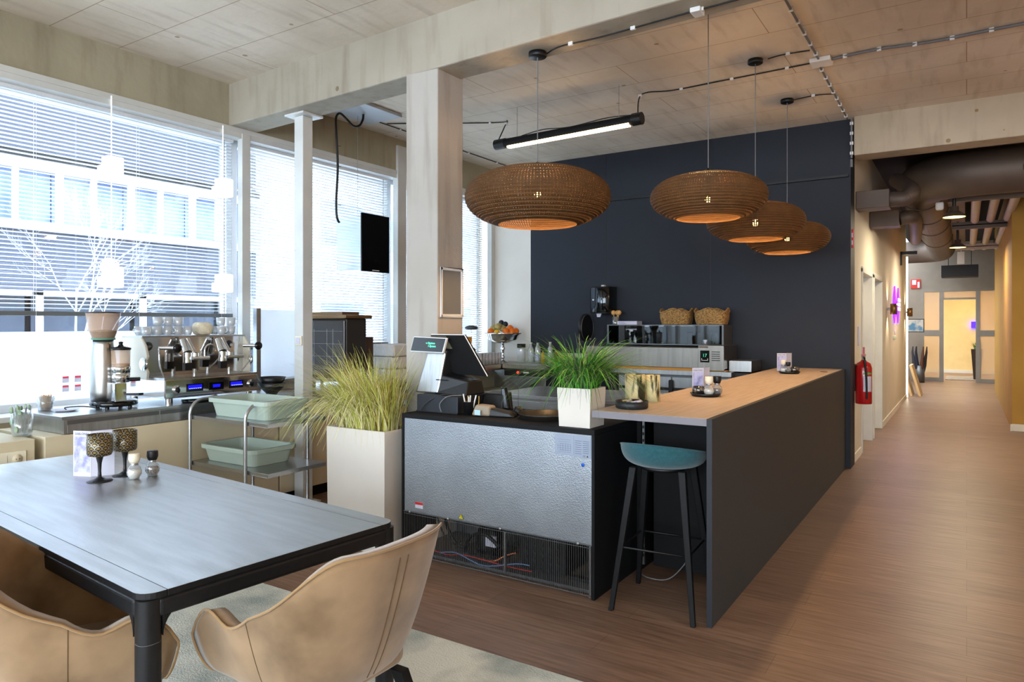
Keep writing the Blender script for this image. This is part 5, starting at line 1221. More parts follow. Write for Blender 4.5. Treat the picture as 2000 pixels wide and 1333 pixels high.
for a_, c_, z, l in ((.045, .13, .055, 'front middle orange in the silver fruit bowl'), (.125, .10, .055, 'orange right of the middle in the silver fruit bowl'), (.175, .03, .06, 'rightmost orange in the silver fruit bowl'), (.10, .03, .10, 'orange lying on top at the right of the fruit bowl'), (-.16, .06, .055, 'leftmost orange in the silver fruit bowl')):
    fruit(*fpos(a_, c_, z), .046, MO, 'orange', l, 'oranges in the silver fruit bowl')
fruit(*fpos(-.075, .15, .05), .034, ML, 'lemon', 'yellow lemon at the front left of the fruit bowl', None, (1, 1.25, 1))
for a_, c_, z, l in ((-.12, .0, .10, 'left'), (-.055, .06, .125, 'middle'), (.0, .03, .10, 'right')):
    fruit(*fpos(a_, c_, z), .052, MK, 'pale_melon', l + ' pale mottled fruit heaped in the silver fruit bowl', 'pale mottled fruits in the bowl', (1, 1.1, .9))
fruit(*fpos(-.02, -.03, .175), .038, MP, 'plum', 'dark plum on top of the heap in the fruit bowl', None); fruit(*fpos(.035, .02, .155), .038, MP, 'plum', 'dark plum right below the top one in the fruit bowl', None)
MB_ = mat('orange_carton', '#e89a20', .5)
solo(MB().hexa([(-5.19, 6.86, zs), (-5.11, 6.86, zs), (-5.11, 6.96, zs), (-5.19, 6.96, zs)], [(-5.21, 6.84, zs + .36), (-5.09, 6.84, zs + .36), (-5.09, 6.98, zs + .36), (-5.21, 6.98, zs + .36)]), 'orange_carton', MB_, 'orange yellow carton behind the till screen', 'carton', bevel=.003)
bl = thing('stick_blender', 'black hand blender base standing between the till and the glasses', 'blender', (-5.16, 7.08, zs))
MB().lathe([(0, 0), (.05, 0), (.05, .12), (.042, .2), (.03, .22), (0, .22)], (-5.16, 7.08, zs), 24).build('base', M['black'], bl, bevel=.002)
MB().cyl((-5.16, 7.08, zs + .22), (-5.16, 7.06, zs + .45), .003, n=6).cyl((-5.13, 7.11, zs + .2), (-5.13, 7.13, zs + .5), .002, n=6).build('rods', M['steel'], bl)
MB().lathe([(0, 0), (.07, 0), (.085, .02), (.07, .04), (.02, .052), (0, .052)], (-5.16, 7.06, zs + .45), 28).build('lid', mat('grey_lid', '#4a4f55', .3, .4), bl)
def bottle(x, y, r, h, m, cap, label, nm='bottle'):
    t = thing(nm, label, 'bottle', (x, y, zs))
    MB().lathe([(0, 0), (r, 0), (r, h * .68), (r * .45, h * .82), (r * .42, h * .94), (0, h * .94)], (x, y, zs), 20).build('body', m, t)
    MB().lathe([(r * .5, h * .93), (r * .5, h), (0, h)], (x, y, zs), 16).build('cap', cap, t); return t
solo_t = thing('storage_jar', 'glass storage jar with black lid right of the fruit stand', 'jar', (-5.05, 8.05, zs))
MB().lathe([(0, 0), (.055, 0), (.055, .18), (.05, .2), (0, .2)], (-5.05, 8.05, zs), 24).build('jar', M['milk_glass'], solo_t)
MB().lathe([(0, .2), (.058, .2), (.058, .25), (0, .25)], (-5.05, 8.05, zs), 24).build('lid', M['black'], solo_t)
bottle(-4.93, 8.10, .04, .27, M['milk_glass'], M['clip'], 'clear glass bottle with white cap beside the storage jar')
b2 = bottle(-4.82, 8.10, .038, .29, M['milk_glass'], M['black'], 'glass bottle with lilac label and black cap on the back counter')
MB().lathe([(.0392, .03), (.0392, .12)], (-4.82, 8.10, zs), 20).build('label', M['card_lilac'], b2)
bottle(-4.73, 8.08, .024, .17, mat('mustard', '#c99430', .4), M['black'], 'small mustard yellow bottle on the back counter')
bottle(-4.63, 8.10, .034, .28, M['milk_glass'], M['clip'], 'clear bottle with white cap in front of the dark wall edge')
bottle(-4.55, 8.12, .03, .2, mat('brown_sauce', '#6a3418', .3), M['black'], 'brown sauce bottle at the right of the row on the back counter')
# poster frame on the column
pf = thing('snap_frame', 'silver snap frame with blank grey sheet on the column', 'picture frame', (-3.13, 4.06, 1.60))
X = -3.148
MB().box(X, X + .012, 3.93, 4.19, 1.60, 1.62).box(X, X + .012, 3.93, 4.19, 1.935, 1.955).box(X, X + .012, 3.93, 3.95, 1.60, 1.955).box(X, X + .012, 4.17, 4.19, 1.60, 1.955).build('frame', M['white_metal'], pf, bevel=.004)
MB().box(X, X + .004, 3.945, 4.175, 1.615, 1.94).build('sheet', mat('grey_sheet', '#707274', .5), pf)
# ------------------------------------------------------------------ pendant lamps
def cardboard():
    m = mat('corrugated_cardboard', '#4b341d', .7, col2='#573d23', scale=12, spec=.2)
    nt = m.node_tree; N = nt.nodes; L = nt.links; b = N['Principled BSDF']
    tc = N.new('ShaderNodeTexCoord'); sp = N.new('ShaderNodeSeparateXYZ'); L.new(tc.outputs['Object'], sp.inputs[0])
    def mth(op, a, b_=None, v=None):
        n = N.new('ShaderNodeMath'); n.operation = op; L.new(a, n.inputs[0])
        if b_ is not None: L.new(b_, n.inputs[1])
        if v is not None: n.inputs[1].default_value = v
        return n.outputs[0]
    ang = mth('ARCTAN2', sp.outputs[1], sp.outputs[0]); a = mth('SINE', mth('MULTIPLY', ang, v=150))
    z = mth('SINE', mth('MULTIPLY', sp.outputs[2], v=2 * pi / .0105))
    hole = mth('GREATER_THAN', mth('MULTIPLY', mth('MAXIMUM', a, v=0), mth('MAXIMUM', z, v=0)), v=.55)
    al = mth('SUBTRACT', hole, v=1); al = mth('MULTIPLY', al, v=-1); L.new(al, b.inputs['Alpha'])
    return m
M['cardboard'] = cardboard()
def translucent_inner():
    m = mat('lit_cardboard_inside', '#c8843c', .8, spec=.1); return m
M['card_in'] = translucent_inner()
def pendant(x, y, zc, D, cz, label, H=None):
    R = D / 2; b = (H or .41 * D) / 2
    t = thing('cardboard_pendant', label, 'pendant lamp', (x, y, zc - b), 0, 'round cardboard pendant lamps over the bar')
    prof = []; n = 22; a0 = math.acos(.46)
    for i in range(n + 1):
        th = -a0 + (a0 + radians(84)) * i / n
        r = R * cos(th) ** .8; z = b * sin(th)
        th2 = -a0 + (a0 + radians(84)) * min(i + .5, n) / n
        prof.append((r + .0025, z)); 
        if i < n:
            r2 = R * cos(th2) ** .8; prof.append((r + .0028, z + (b * sin(th2) - z) * 1.0)); prof.append((r2 - .003, b * sin(th2) + .0005))
    sh = MB().lathe(prof, (0, 0, b), 96, smooth=False).build('shade', M['cardboard'], t, local=True)
    ri = []
    for i in range(7):     # stepped inner throat round the opening
        rr_ = R * .46 ** .8 - .004 - i * R * .022; ri.append((rr_, -.885 * b + .012 * i)); ri.append((rr_, -.885 * b + .012 * (i + 1)))
    inn = [(R * .56, -.88 * b)]
    MB().lathe([(R * .535, -.885 * b), (R * .70, -.74 * b), (R * .86, -.48 * b), (R * .93, -.15 * b), (R * .93, .2 * b), (R * .8, .6 * b), (R * .5, .88 * b), (R * .1, .97 * b)], (0, 0, b), 64).build('inner_rings', M['card_in'], sh, local=True) if False else None
    MB().lathe([(0, .0), (.05, 0), (.05, .012), (.02, .02), (.012, .05), (0, .05)], (0, 0, 2 * b - .006), 20).build('cap', M['black'], t, local=True)
    MB().cyl((0, 0, 2 * b), (0, 0, cz - (zc - b)), .0035, n=6).build('cord', M['cable_grey'], t, local=True)
    MB().lathe([(0, 0), (.056, 0), (.06, .004), (.06, .034), (0, .036)], (0, 0, cz - (zc - b) - .036), 28).build('canopy', M['black'], t, local=True)
    MB().cyl((0, 0, 2 * b - .14), (0, 0, 2 * b - .01), .02, n=14).build('socket', M['black'], t, local=True)
    MB().sphere((0, 0, 2 * b - .17), .022, 16).build('bulb', M['bulb'], t, local=True)
    l = bpy.data.lights.new('bulb_light', 'POINT'); l.energy = 24; l.color = (1, .60, .26); l.shadow_soft_size = .04
    lo = bpy.data.objects.new('bulb_light', l); C.objects.link(lo); lo.parent = t; lo.location = (0, 0, b * 1.05)
    return t
pendant(-2.40, 4.03, 2.385, .965, 3.36, 'largest cardboard pendant lamp, hanging from the beam near the column')
pendant(-1.49, 4.79, 2.415, .78, 3.74, 'second cardboard pendant lamp, over the near part of the bar')
pendant(-1.47, 5.99, 2.39, .78, 3.74, 'third cardboard pendant lamp, over the middle of the bar')
pendant(-1.47, 7.22, 2.385, .78, 3.74, 'farthest cardboard pendant lamp, near the dark wall')
# ------------------------------------------------------------------ linear lamp
ll = thing('linear_lamp', 'black tubular ceiling lamp with glowing light slot', 'lamp', (-3.15, 5.98, 3.36))
A = Vector((-4.02, 6.02, 3.40)); Bp = Vector((-2.48, 5.95, 3.40)); d = (Bp - A).normalized()
MB().cyl(A, Bp, .045, n=24).build('tube', M['black_matt'], ll)
MB().cyl(A - d * .07, A + d * .06, .052, n=24).build('end_cap', M['black'], ll); MB().cyl(Bp - d * .06, Bp + d * .03, .056, n=24).build('end_cap', M['black'], ll)
MB().hexa([(A.x + .09, A.y - .03, 3.345), (Bp.x - .09, Bp.y - .03, 3.345), (Bp.x - .09, Bp.y + .02, 3.345), (A.x + .09, A.y + .02, 3.345)], [(A.x + .09, A.y - .03, 3.37), (Bp.x - .09, Bp.y - .03, 3.37), (Bp.x - .09, Bp.y + .02, 3.37), (A.x + .09, A.y + .02, 3.37)]).build('light_slot', M['led'], ll)
for q in (A + d * .2, Bp - d * .2): MB().cyl(q + Vector((0, 0, .04)), q + Vector((0, 0, .34)), .0025, n=5).build('hanging_wire', M['steel'], ll)
MB().tube(smooth_path([A + Vector((.25, 0, .05)), A + Vector((.5, 0, .075)), A + Vector((.8, 0, .055)), A + Vector((1.2, 0, .08)), A + Vector((1.5, 0, .06))]), .005, 6).build('loose_cord', M['cable'], ll)
# ------------------------------------------------------------------ cables and clips on the ceiling
def run(name, pts, r, m, label, clips=0, zc=None, clipm=None, sm=True, cs=.016):
    t = thing(name, label, 'cable', pts[0])
    P = smooth_path(pts) if sm else [Vector(p) for p in pts]
    MB().tube(P, r, 6).build('cable', m, t)
    if clips:
        tot = [0]
        for i in range(1, len(P)): tot.append(tot[-1] + (P[i] - P[i - 1]).length)
        for k in range(clips):
            s = tot[-1] * (k + .5) / clips; i = max(j for j in range(len(tot)) if tot[j] <= s); i = min(i, len(P) - 2)
            q = P[i].lerp(P[i + 1], (s - tot[i]) / max(tot[i + 1] - tot[i], 1e-6))
            MB().box(q.x - cs, q.x + cs, q.y - cs * .6, q.y + cs * .6, q.z - r - .006, q.z + .016).build('clip', clipm or M['clip'], t, bevel=.003)
    return t
run('ceiling_cable', [(-2.34, 4.05, 3.345), (-2.2, 4.0, 3.348), (-1.9, 4.01, 3.35), (-1.3, 3.97, 3.35), (-.2, 3.93, 3.35)], .005, M['black'], 'black cable clipped along the underside of the beam to the first pendant', 5)
run('ceiling_cable', [(-1.37, 5.78 + .21, 3.725), (-1.25, 5.97, 3.728), (-1.05, 6.0, 3.73)], .005, M['black'], 'short black cable from the third pendant canopy', 1)
run('ceiling_cable', [(-1.41, 7.22, 3.725), (-1.2, 7.2, 3.728), (-1.06, 7.26, 3.73)], .005, M['black'], 'short black cable from the farthest pendant canopy', 1)
run('ceiling_cable', [(-2.50, 5.97, 3.44), (-2.52, 6.05, 3.62), (-2.5, 6.2, 3.71), (-2.3, 6.33, 3.73), (-1.8, 6.32, 3.73), (-1.05, 6.30, 3.73)], .006, M['black'], 'black cable from the linear lamp to the junction box', 4)
run('ceiling_cable', [(-4.05, 6.02, 3.45), (-4.03, 6.1, 3.6), (-4.1, 6.25, 3.71), (-4.3, 6.3, 3.73), (-5.3, 5.7, 3.73)], .006, M['black'], 'black cable from the left end of the linear lamp toward the window', 4)
run('ceiling_cable', [(-5.33, 5.62, 3.73), (-5.33, 7.0, 3.73), (-5.33, 8.2, 3.73)], .006, M['black'], 'black cable along the ceiling by the window wall', 4)
run('ceiling_conduit', [(-1.02, 4.05, 3.722), (-1.02, 6.2, 3.722)], .009, M['cable_grey'], 'grey conduit from the beam to the junction box', 9, sm=False)
run('ceiling_conduit', [(-1.04, 6.38, 3.722), (-1.06, 8.18, 3.722)], .009, M['cable_grey'], 'grey conduit from the junction box to the dark wall', 8, sm=False)
run('ceiling_conduit', [(-.95, 6.27, 3.722), (-.6, 6.24, 3.722), (-.2, 6.3, 3.722), (.4, 6.28, 3.722), (2.5, 6.3, 3.722)], .012, M['cable_grey'], 'bundled grey cables running right from the junction box', 14)
run('wall_conduit', [(-1.02, 8.185, 3.72), (-1.02, 8.185, 3.30)], .011, M['cable_grey'], 'grey conduit going down the beam at the corridor mouth', 4, sm=False)
run('wall_conduit', [(-1.03, 8.25, 3.30), (-1.03, 8.25, 3.22)], .015, M['cable_grey'], 'short conduit end above the corridor wall', 0, sm=False)
solo(MB().box(-1.09, -.93, 6.20, 6.36, 3.70, 3.738), 'junction_box', M['clip'], 'pale junction box where the ceiling conduits meet', 'box', bevel=.006)
solo(MB().box(-1.33, -1.27, 3.93, 4.02, 3.33, 3.358), 'junction_box', M['clip'], 'small pale box on the beam underside at the top of the photo', 'box', bevel=.004)
# added globe lamps out of view, to warm and brighten the ceiling and floor
for i, (x, y, z, lab) in enumerate(((2.6, 2.6, 2.9, 'nearest'), (3.0, 6.6, 2.9, 'middle'), (3.6, 8.0, 2.6, 'farthest'), (1.6, -2.5, 2.9, 'rearmost'))):
    t = thing('added_globe', lab + ' added opal globe pendant out of view, warming the ceiling and floor', 'pendant lamp', (x, y, z), 0, None)
    MB().sphere((x, y, z + .18), .18, 24).build('globe', emis('added_globe_glow_%d' % i, '#ffc890', 20), t)
    MB().cyl((x, y, z + .36), (x, y, 3.74), .004, n=6).build('cord', M['cable'], t)
# warm ceiling lamp just outside the left top corner
sl = thing('wall_lamp', 'bright lamp under the ceiling at the window wall corner', 'lamp', (-5.5, 1.95, 3.6))
# ------------------------------------------------------------------ corridor
def duct(pts, r, nm, label, m, n=24):
    t = thing(nm, label, 'duct', pts[0]); MB().tube(pts, r, n).build('duct', m, t)
    return t
M['duct'] = mat('duct_metal', '#5e5148', .55, .3, col2='#53473f', scale=3)
pts = [(3.5, 9.9, 3.33)] + [(.3, 9.9, 3.33)] + [(x, y, 3.33) for x, y, _ in arc((.15, 10.55, 0), .65, -pi / 2, -pi, 8, 'xy')] + [(-.5, 19.6, 3.33)] + [(x, y, 3.33) for x, y, _ in arc((-1.05, 19.6, 0), .55, 0, pi / 2, 8, 'xy')] + [(-2.6, 20.15, 3.33)]
md = duct(pts, .27, 'ventilation_duct', 'large round metal duct bending into the corridor ceiling', M['duct'], 32)
for y in (10.8, 12.4, 14.0, 16.2): MB().tube([(-.5 + .275 * cos(a), y, 3.33 + .275 * sin(a)) for a in [2 * pi * i / 28 for i in range(28)]], .008, 6, closed=True).build('seam_band', M['duct'], md)
MB().lathe([(0, 0), (.09, 0), (.10, .02), (.10, .05), (0, .05)], (.62, 9.62, 3.30), 24, axis='y').build('inspection_cap', M['duct'], md)
for (y, x1, zc, lab) in ((8.95, -.72, 2.95, 'first square wall box with flexible duct at the corridor mouth'), (10.3, -.72, 2.90, 'second square wall box with flexible duct above the corridor doors')):
    t = thing('vent_box', lab, 'vent', (-.9, y, zc - .1), 0, 'wall boxes with flexible ducts')
    MB().box(-1.055, x1, y - .14, y + .14, zc - .10, zc + .10).build('box', M['duct'], t, bevel=.006)
    P = smooth_path([(x1, y, zc), (x1 + .15, y, zc + .0), (x1 + .2, y + .12, zc + .1), (x1 + .0, y + .8, zc + .35)] if lab[0] == 'f' else [(x1, y, zc), (x1 + .14, y + .1, zc + .02), (x1 + .12, y + 1.0, zc), (x1, y + 3.2, zc + .05)], 12)
    rs = [.085 + .004 * (i % 2) for i in range(len(P))]
    MB().tube(P, rs, 16).build('flexible_duct', M['duct'], t)
def pipe(x, lab):
    t = thing('ceiling_pipe', lab, 'pipe', (x, 9.4, 3.2), 0, 'pale pipes along the corridor ceiling')
    MB().tube([(x, 10.22, 3.22), (x, 18.5, 3.22)] + [(x, 18.5 + .0 + q * .2, 3.22 + q * .15) for q in (.5, 1)], .058, 16).build('pipe', M['pipe'], t); return t
M['pipe'] = mat('painted_pipe', '#b5a79a', .45)
pipe(.11, 'left of the three pale pipes under the corridor ceiling'); pipe(.32, 'middle of the three pale pipes under the corridor ceiling'); pipe(.54, 'right of the three pale pipes under the corridor ceiling')
for y, w_, lab in ((10.5, .07, 'near dark cable tray crossing the corridor ceiling'), (13.6, .05, 'middle dark cable tray crossing the corridor ceiling'), (17.4, .05, 'far pale cable tray crossing the corridor ceiling')):
    solo(MB().box(-.2, 3.2 if y < 12 else .54, y - .05, y + .05, 3.10 - w_ * .2, 3.14 + w_ * .3).box(-.2, 3.2 if y < 12 else .54, y - .05, y - .045, 3.14, 3.20), 'cable_tray', M['pipe'] if 'pale' in lab else M['duct'], lab, 'cable tray')
solo(MB().box(-.30, -.02, 9.9, 18.0, 3.30, 3.5), 'flat_duct', mat('brown_flat_duct', '#5f4c38', .6, col2='#54432f', scale=4), 'flat brown duct between the round duct and the pipes', 'duct', bevel=.004)
def high_bay(y, lab, first=None):
    if first: return dup(first, (-.13, y, 2.86), 0, lab)
    t = thing('high_bay_lamp', lab, 'lamp', (-.13, y, 2.86), 0, 'round lamps in the corridor')
    MB().lathe([(.125, 0), (.12, .02), (.06, .07), (.05, .075), (.05, .13), (0, .135)], n=28).build('reflector', M['duct'], t, local=True)
    MB().lathe([(0, .004), (.118, .004)], n=28).build('diffuser', M['lamp_on'], t, local=True, solid=.004)
    MB().cyl((0, 0, .13), (0, 0, .45), .02, n=10).build('stem', M['black'], t, local=True)
    l = bpy.data.lights.new('lamp_light', 'AREA'); l.shape = 'DISK'; l.size = .22; l.energy = LAMP; l.color = (1, .84, .60)
    o = bpy.data.objects.new('lamp_light', l); C.objects.link(o); o.parent = t; o.location = (0, 0, -.01)
    return t
LAMP = 32
M['lamp_on'] = emis('corridor_lamp', '#ffc860', 5)
hb = high_bay(10.2, 'near round yellow lamp under the corridor ducts'); high_bay(14.3, 'far round yellow lamp under the corridor ducts', hb)
solo(MB().box(-.33, -.24, 10.3, 10.38, 2.98, 3.08), 'camera_box', M['clip'], 'white box beside the near corridor lamp', 'box', bevel=.02)
solo(MB().box(-.17, -.04, 17.9, 18.0, 2.84, 3.1).cyl((-.1, 17.95, 3.1), (-.1, 17.95, 3.74), .008, n=6), 'speaker_bracket', M['clip'], 'white perforated bracket hanging beyond the far corridor lamp', 'bracket', bevel=.004)
solo(MB().box(-.55, .25, 21.2, 21.8, 2.75, 3.05).cyl((-.4, 21.5, 3.05), (-.4, 21.5, 3.74), .01, n=6).cyl((.1, 21.5, 3.05), (.1, 21.5, 3.74), .01, n=6), 'black_vent_box', M['black'], 'black vent box hanging over the glass partition', 'vent', bevel=.01)
def wall_lamp(y, lab, first=None):
    if first: return dup(first, (-1.06, y, 1.70), 0, lab)
    t = thing('wall_sconce', lab, 'wall lamp', (-1.06, y, 1.70), 0, 'up and down wall lamps in the corridor')
    MB().cyl((.09, 0, 0), (.09, 0, .17), .05, n=24, caps=False).build('cylinder', mat('brass_brown', '#8a6a44', .35, .7), t, local=True, solid=.004)
    MB().cyl((.002, 0, .085), (.05, 0, .085), .02, n=12).build('arm', M['steel'], t, local=True)
    for s, z in ((1, .15), (-1, .02)):
        l = bpy.data.lights.new('sconce_light', 'SPOT'); l.energy = 9; l.spot_size = radians(95); l.spot_blend = .5; l.color = (1, .78, .5); l.shadow_soft_size = .03
        o = bpy.data.objects.new('sconce_light', l); C.objects.link(o); o.parent = t; o.location = (.09, 0, z); o.rotation_euler = (pi if s == 1 else 0, 0, 0)
    return t
wl1 = wall_lamp(12.64, 'near brass wall lamp on the corridor wall'); wall_lamp(16.4, 'far brass wall lamp at the end of the corridor wall', wl1)
# light strips at the portal
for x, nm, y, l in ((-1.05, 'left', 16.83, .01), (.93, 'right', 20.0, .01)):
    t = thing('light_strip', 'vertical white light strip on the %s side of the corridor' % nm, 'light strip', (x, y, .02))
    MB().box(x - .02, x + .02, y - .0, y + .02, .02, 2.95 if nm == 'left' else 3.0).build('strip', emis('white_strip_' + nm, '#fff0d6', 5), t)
# neon sign
ns_ = thing('neon_sign', 'purple crossed wave neon sign on the corridor wall', 'neon sign', (-1.05, 14.1, 1.6))
M['neon'] = emis('purple_neon', '#5a1cff', 4)
q = MB()
def bar2(y0, z0, y1, z1, w0): q.hexa([(-1.055, y0 - w0, z0), (-1.03, y0 - w0, z0), (-1.03, y0 + w0, z0), (-1.055, y0 + w0, z0)], [(-1.055, y1 - w0, z1), (-1.03, y1 - w0, z1), (-1.03, y1 + w0, z1), (-1.055, y1 + w0, z1)])
for yc in (13.75, 14.45):
    q.prism([(0, 0)] * 3, 0, 0) if False else None
    for s in (1, -1):
        q.add([(-1.05, yc - .18 * s, 1.87), (-1.05, yc - .01, 2.2), (-1.05, yc + .01, 2.2), (-1.05, yc + .20, 1.87)], [(0, 1, 2, 3)]) if s == 1 else q.add([(-1.05, yc - .18, 1.87), (-1.05, yc - .02, 1.56), (-1.05, yc + .02, 1.56), (-1.05, yc + .20, 1.87)], [(0, 3, 2, 1)])
q.build('waves', M['neon'], ns_, solid=.02)
text_mb('DE BAR', .19, (-1.028, 14.05, 1.90), (0, 1, 0), (0, 0, 1), .001).build('lettering', emis('sign_letters', '#e8ecff', 3), ns_) if False else None
for zz in (1.95, 1.87, 1.79): MB().box(-1.028, -1.02, 14.22, 14.72, zz, zz + .055).build('lettering', bpy.data.materials.get('sign_letters') or emis('sign_letters', '#e8ecff', 3), ns_)
l = bpy.data.lights.new('neon_glow', 'POINT'); l.energy = 3; l.color = (.4, .15, 1); l.shadow_soft_size = .1
o = bpy.data.objects.new('neon_glow', l); C.objects.link(o); o.parent = ns_; o.location = (.12, 0, .27)
cs_ = thing('house_sign', 'small pale sign below the purple neon sign', 'sign', (-1.05, 13.95, 1.30))
MB().box(-1.06, -1.05, 13.7, 14.25, 1.29, 1.34).build('plate', mat('mint_plate', '#c5dccb', .5), cs_); MB().lathe([(0, 0), (.05, 0), (.05, .01), (0, .01)], (-1.06, 13.97, 1.41), 18, axis='x').build('disc', M['clip'], cs_)
# extinguisher and signs
ex = thing('fire_extinguisher', 'red fire extinguisher on the corridor wall at the bar end', 'fire extinguisher', (-.97, 8.72, .66))
MB().lathe([(0, 0), (.078, 0), (.085, .01), (.085, .40), (.07, .45), (.03, .475), (.025, .49), (0, .49)], (-.965, 8.72, .66), 32).build('cylinder', M['red'], ex)
MB().cyl((-.965, 8.72, 1.15), (-.965, 8.72, 1.20), .02, n=14).build('valve', M['steel'], ex)
MB().hexa([(-.98, 8.66, 1.19), (-.95, 8.66, 1.19), (-.95, 8.80, 1.19), (-.98, 8.80, 1.19)], [(-.98, 8.66, 1.21), (-.95, 8.66, 1.21), (-.95, 8.80, 1.21), (-.98, 8.80, 1.21)]).box(-.975, -.955, 8.72, 8.74, 1.2, 1.29).build('lever', M['red'], ex)
MB().tube(smooth_path([(-.955, 8.68, 1.18), (-.945, 8.62, 1.16), (-.93, 8.63, 1.0), (-.925, 8.64, .8), (-.925, 8.64, .72)]), .011, 8).build('hose', M['black'], ex)
MB().grid(lambda u, v: (-.965 + .0865 * cos(-1.5 + 1.1 * u), 8.72 + .0865 * sin(-1.5 + 1.1 * u), .80 + .17 * v), 10, 2).build('label', M['card_white'], ex)
MB().grid(lambda u, v: (-.965 + .0865 * cos(-1.5 + 1.1 * u), 8.72 + .0865 * sin(-1.5 + 1.1 * u), .99 + .02 * v), 10, 2).build('green_band', mat('green_band', '#4fae58', .5), ex)
MB().box(-1.055, -1.045, 8.66, 8.78, .8, 1.1).cyl((-1.05, 8.72, 1.05), (-.97, 8.72, 1.05), .01, n=8).build('bracket', M['black'], ex)
sg1 = thing('fire_sign', 'red fire extinguisher sign on the wall above the extinguisher', 'sign', (-1.05, 8.6, 2.36))
MB().box(-1.058, -1.02, 8.35, 8.37, 2.37, 2.57).build('plate', M['red_sign'], sg1)
for z in (2.40, 2.48): MB().box(-1.050, -1.028, 8.346, 8.35, z, z + .05).build('pictogram', M['card_white'], sg1)
solo(MB().box(-1.06, -1.045, 9.02, 9.1, 1.30, 1.52), 'entry_panel', M['card_white'], 'slim white panel beside the first corridor door', 'panel', bevel=.004)
sg2 = thing('fire_sign', 'red fire sign over the far end of the corridor', 'sign', (-1.2, 22.1, 2.55))
MB().box(-1.29, -1.06, 22.215, 22.238, 2.52, 2.77).build('plate', M['red_sign'], sg2); MB().box(-1.26, -1.16, 22.205, 22.215, 2.62, 2.75).box(-1.13, -1.08, 22.205, 22.215, 2.54, 2.70).build('pictogram', M['card_white'], sg2)
# glass partition
gp = thing('glass_partition', 'grey framed glass partition with frosted warm panes at the corridor end', 'partition', (0, 22.24, 0))
fm = MB()
for x0, x1 in ((-1.05, -.98), (-.62, -.52), (.20, .30), (.80, .95)): fm.box(x0, x1, 22.2, 22.26, 0, 2.4195)
fm.box(-1.05, .95, 22.2, 22.238, 2.42, 2.499).box(-.52, .20, 22.205, 22.255, 2.20, 2.25).box(-.98, -.62, 22.205, 22.255, 1.22, 1.38).box(.3, .8, 22.205, 22.255, 1.22, 1.38).box(-.98, -.62, 22.205, 22.255, 0, .1).box(.3, .8, 22.205, 22.255, 0, .1)
fm.build('frame', mat('taupe_frame', '#857f76', .5), gp)
M['frost_pane'] = glassy('frosted_pane', '#fff2dc', .1, .3, .35, '#d9c7b0')
for a, b_, c_, d_ in ((-.98, -.62, 1.38, 2.42), (-.98, -.62, .1, 1.22), (.30, .80, 1.38, 2.42), (.30, .80, .1, 1.22), (-.52, .20, 2.25, 2.42)):
    MB().box(a, b_, 22.22, 22.235, c_, d_).build('pane', M['frost_pane'], gp)
ptd = thing('lobby_plant', 'spiky plant in a tall dark pot behind the partition', 'plant', (.23, 23.4, 0))
MB().hexa([(.16, 23.3, 0), (.32, 23.3, 0), (.32, 23.5, 0), (.16, 23.5, 0)], [(.10, 23.24, .85), (.38, 23.24, .85), (.38, 23.56, .85), (.10, 23.56, .85)]).build('pot', mat('brown_pot', '#3c2c22', .5), ptd)
grass((.18, .3), (23.36, 23.46), .85, 60, .18, .34, .30, .5, .009, M['grass_g'], ptd, 'leaves', 31)
bsg = thing('blue_sign', 'small glowing blue sign behind the partition', 'sign', (.2, 26.2, 1.45)); MB().box(.12, .26, 26.22, 26.26, 1.42, 1.62).build('panel', emis('blue_sign', '#2010ff', 8), bsg)
l = bpy.data.lights.new('lobby_light', 'AREA'); l.size = 2.0; l.energy = 26; l.color = (1, .80, .48)
o = bpy.data.objects.new('lobby_ceiling_light', l); C.objects.link(o); o.location = (.2, 24.6, 2.7)
solo(MB().box(-.8, 1.2, 23.6, 25.6, 2.72, 2.748), 'lobby_lamp', emis('lobby_panel', '#ffdca0', 2), 'warm ceiling panel light in the lobby beyond the partition', 'ceiling light')
solo(MB().prism(rrect(-.5, .4, 22.9, 24.6, .02), .0005, .012), 'door_mat', mat('lobby_mat', '#9a8f80', .9, col2='#6f675c', scale=8), 'grey mat on the lobby floor behind the partition', 'mat')
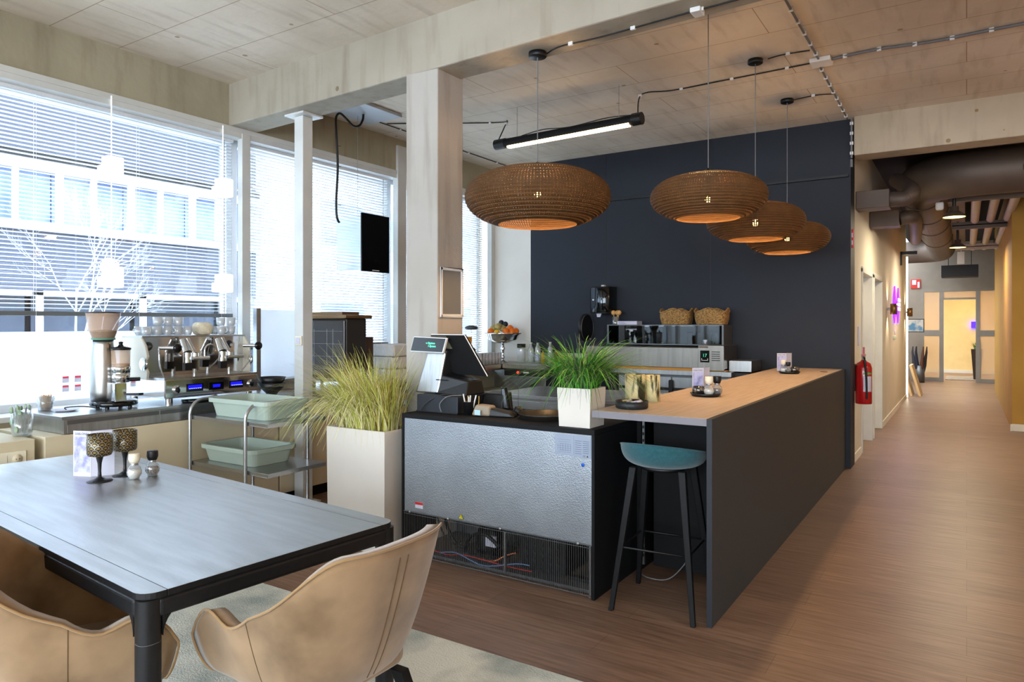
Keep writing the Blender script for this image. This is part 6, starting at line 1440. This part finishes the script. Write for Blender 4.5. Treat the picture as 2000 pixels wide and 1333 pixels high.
# boards, umbrellas, tablet
for i, (x, lab) in enumerate(((-1.02, 'pale board leaning at the wall end, left one'), (-.86, 'pale board leaning at the wall end, right one'))):
    o = solo(MB().hexa([(x, 17.3, 0), (x + .05, 17.3, 0), (x + .05, 18.0, 0), (x, 18.0, 0)], [(x - .18, 17.3, .66), (x - .13, 17.3, .66), (x - .13, 18.0, .66), (x - .18, 18.0, .66)]), 'leaning_board', mat('board_wood', '#cfb58a', .6), lab, 'board', bevel=.003)
us = thing('umbrella_stand', 'bundle of dark umbrellas in a stand by the partition', 'umbrella stand', (-1.05, 21.5, 0))
MB().lathe([(0, 0), (.12, 0), (.12, .45), (.11, .45), (.11, .02), (0, .02)], (-1.05, 21.5, 0), 20).build('stand', M['galv_dark'], us)
rnd = random.Random(12)
for i in range(6):
    a = i * 1.05; x = -1.05 + .06 * cos(a); y = 21.5 + .06 * sin(a); x2 = -1.05 + .16 * cos(a); y2 = 21.5 + .1 * sin(a)
    solo(MB().tube([(x, y, .03), ((x + x2) / 2, (y + y2) / 2, .45), (x2, y2, .80), (x2 + .01, y2, .95)], [.01, .05, .025, .012], 8), 'umbrella', mat('umbrella_cloth_%d' % i, ('#1d1d28', '#2a2e48', '#202020', '#3a3a44', '#1c2438', '#55301e')[i], .6), 'dark folded umbrella in the stand by the partition', 'umbrella', 'dark folded umbrellas in the stand')
tb = thing('wall_screen', 'tilted screen with a picture at the corridor end', 'screen', (-1.15, 21.0, 1.3))
MB().box(-1.34, -.93, 21.3, 21.33, 1.33, 1.68).build('screen', M['black'], tb); MB().box(-1.32, -.95, 21.29, 21.3, 1.35, 1.66).build('picture', mat('screen_picture', '#a8a49c', .4, col2='#3f6a88', scale=6, contrast=(.45, .6)), tb)
MB().box(-1.36, -1.3, 21.34, 21.40, 0, 1.7).build('post', M['black'], tb)
l = bpy.data.lights.new('side_bay_light', 'AREA'); l.size = 1.2; l.energy = 40; l.color = (1, .92, .8)
o = bpy.data.objects.new('side_bay_light', l); C.objects.link(o); o.location = (-2.0, 19.2, 3.2)
# corridor end sign light fitting on the wall
solo(MB().box(-1.05, -.78, 15.2, 15.26, 2.86, 2.92).box(-1.055, -1.03, 15.2, 15.26, 2.66, 2.92), 'wall_bracket', M['black'], 'black bracket high on the corridor wall end', 'bracket')
# remove the unused placeholder lamp
bpy.data.objects.remove(sl)
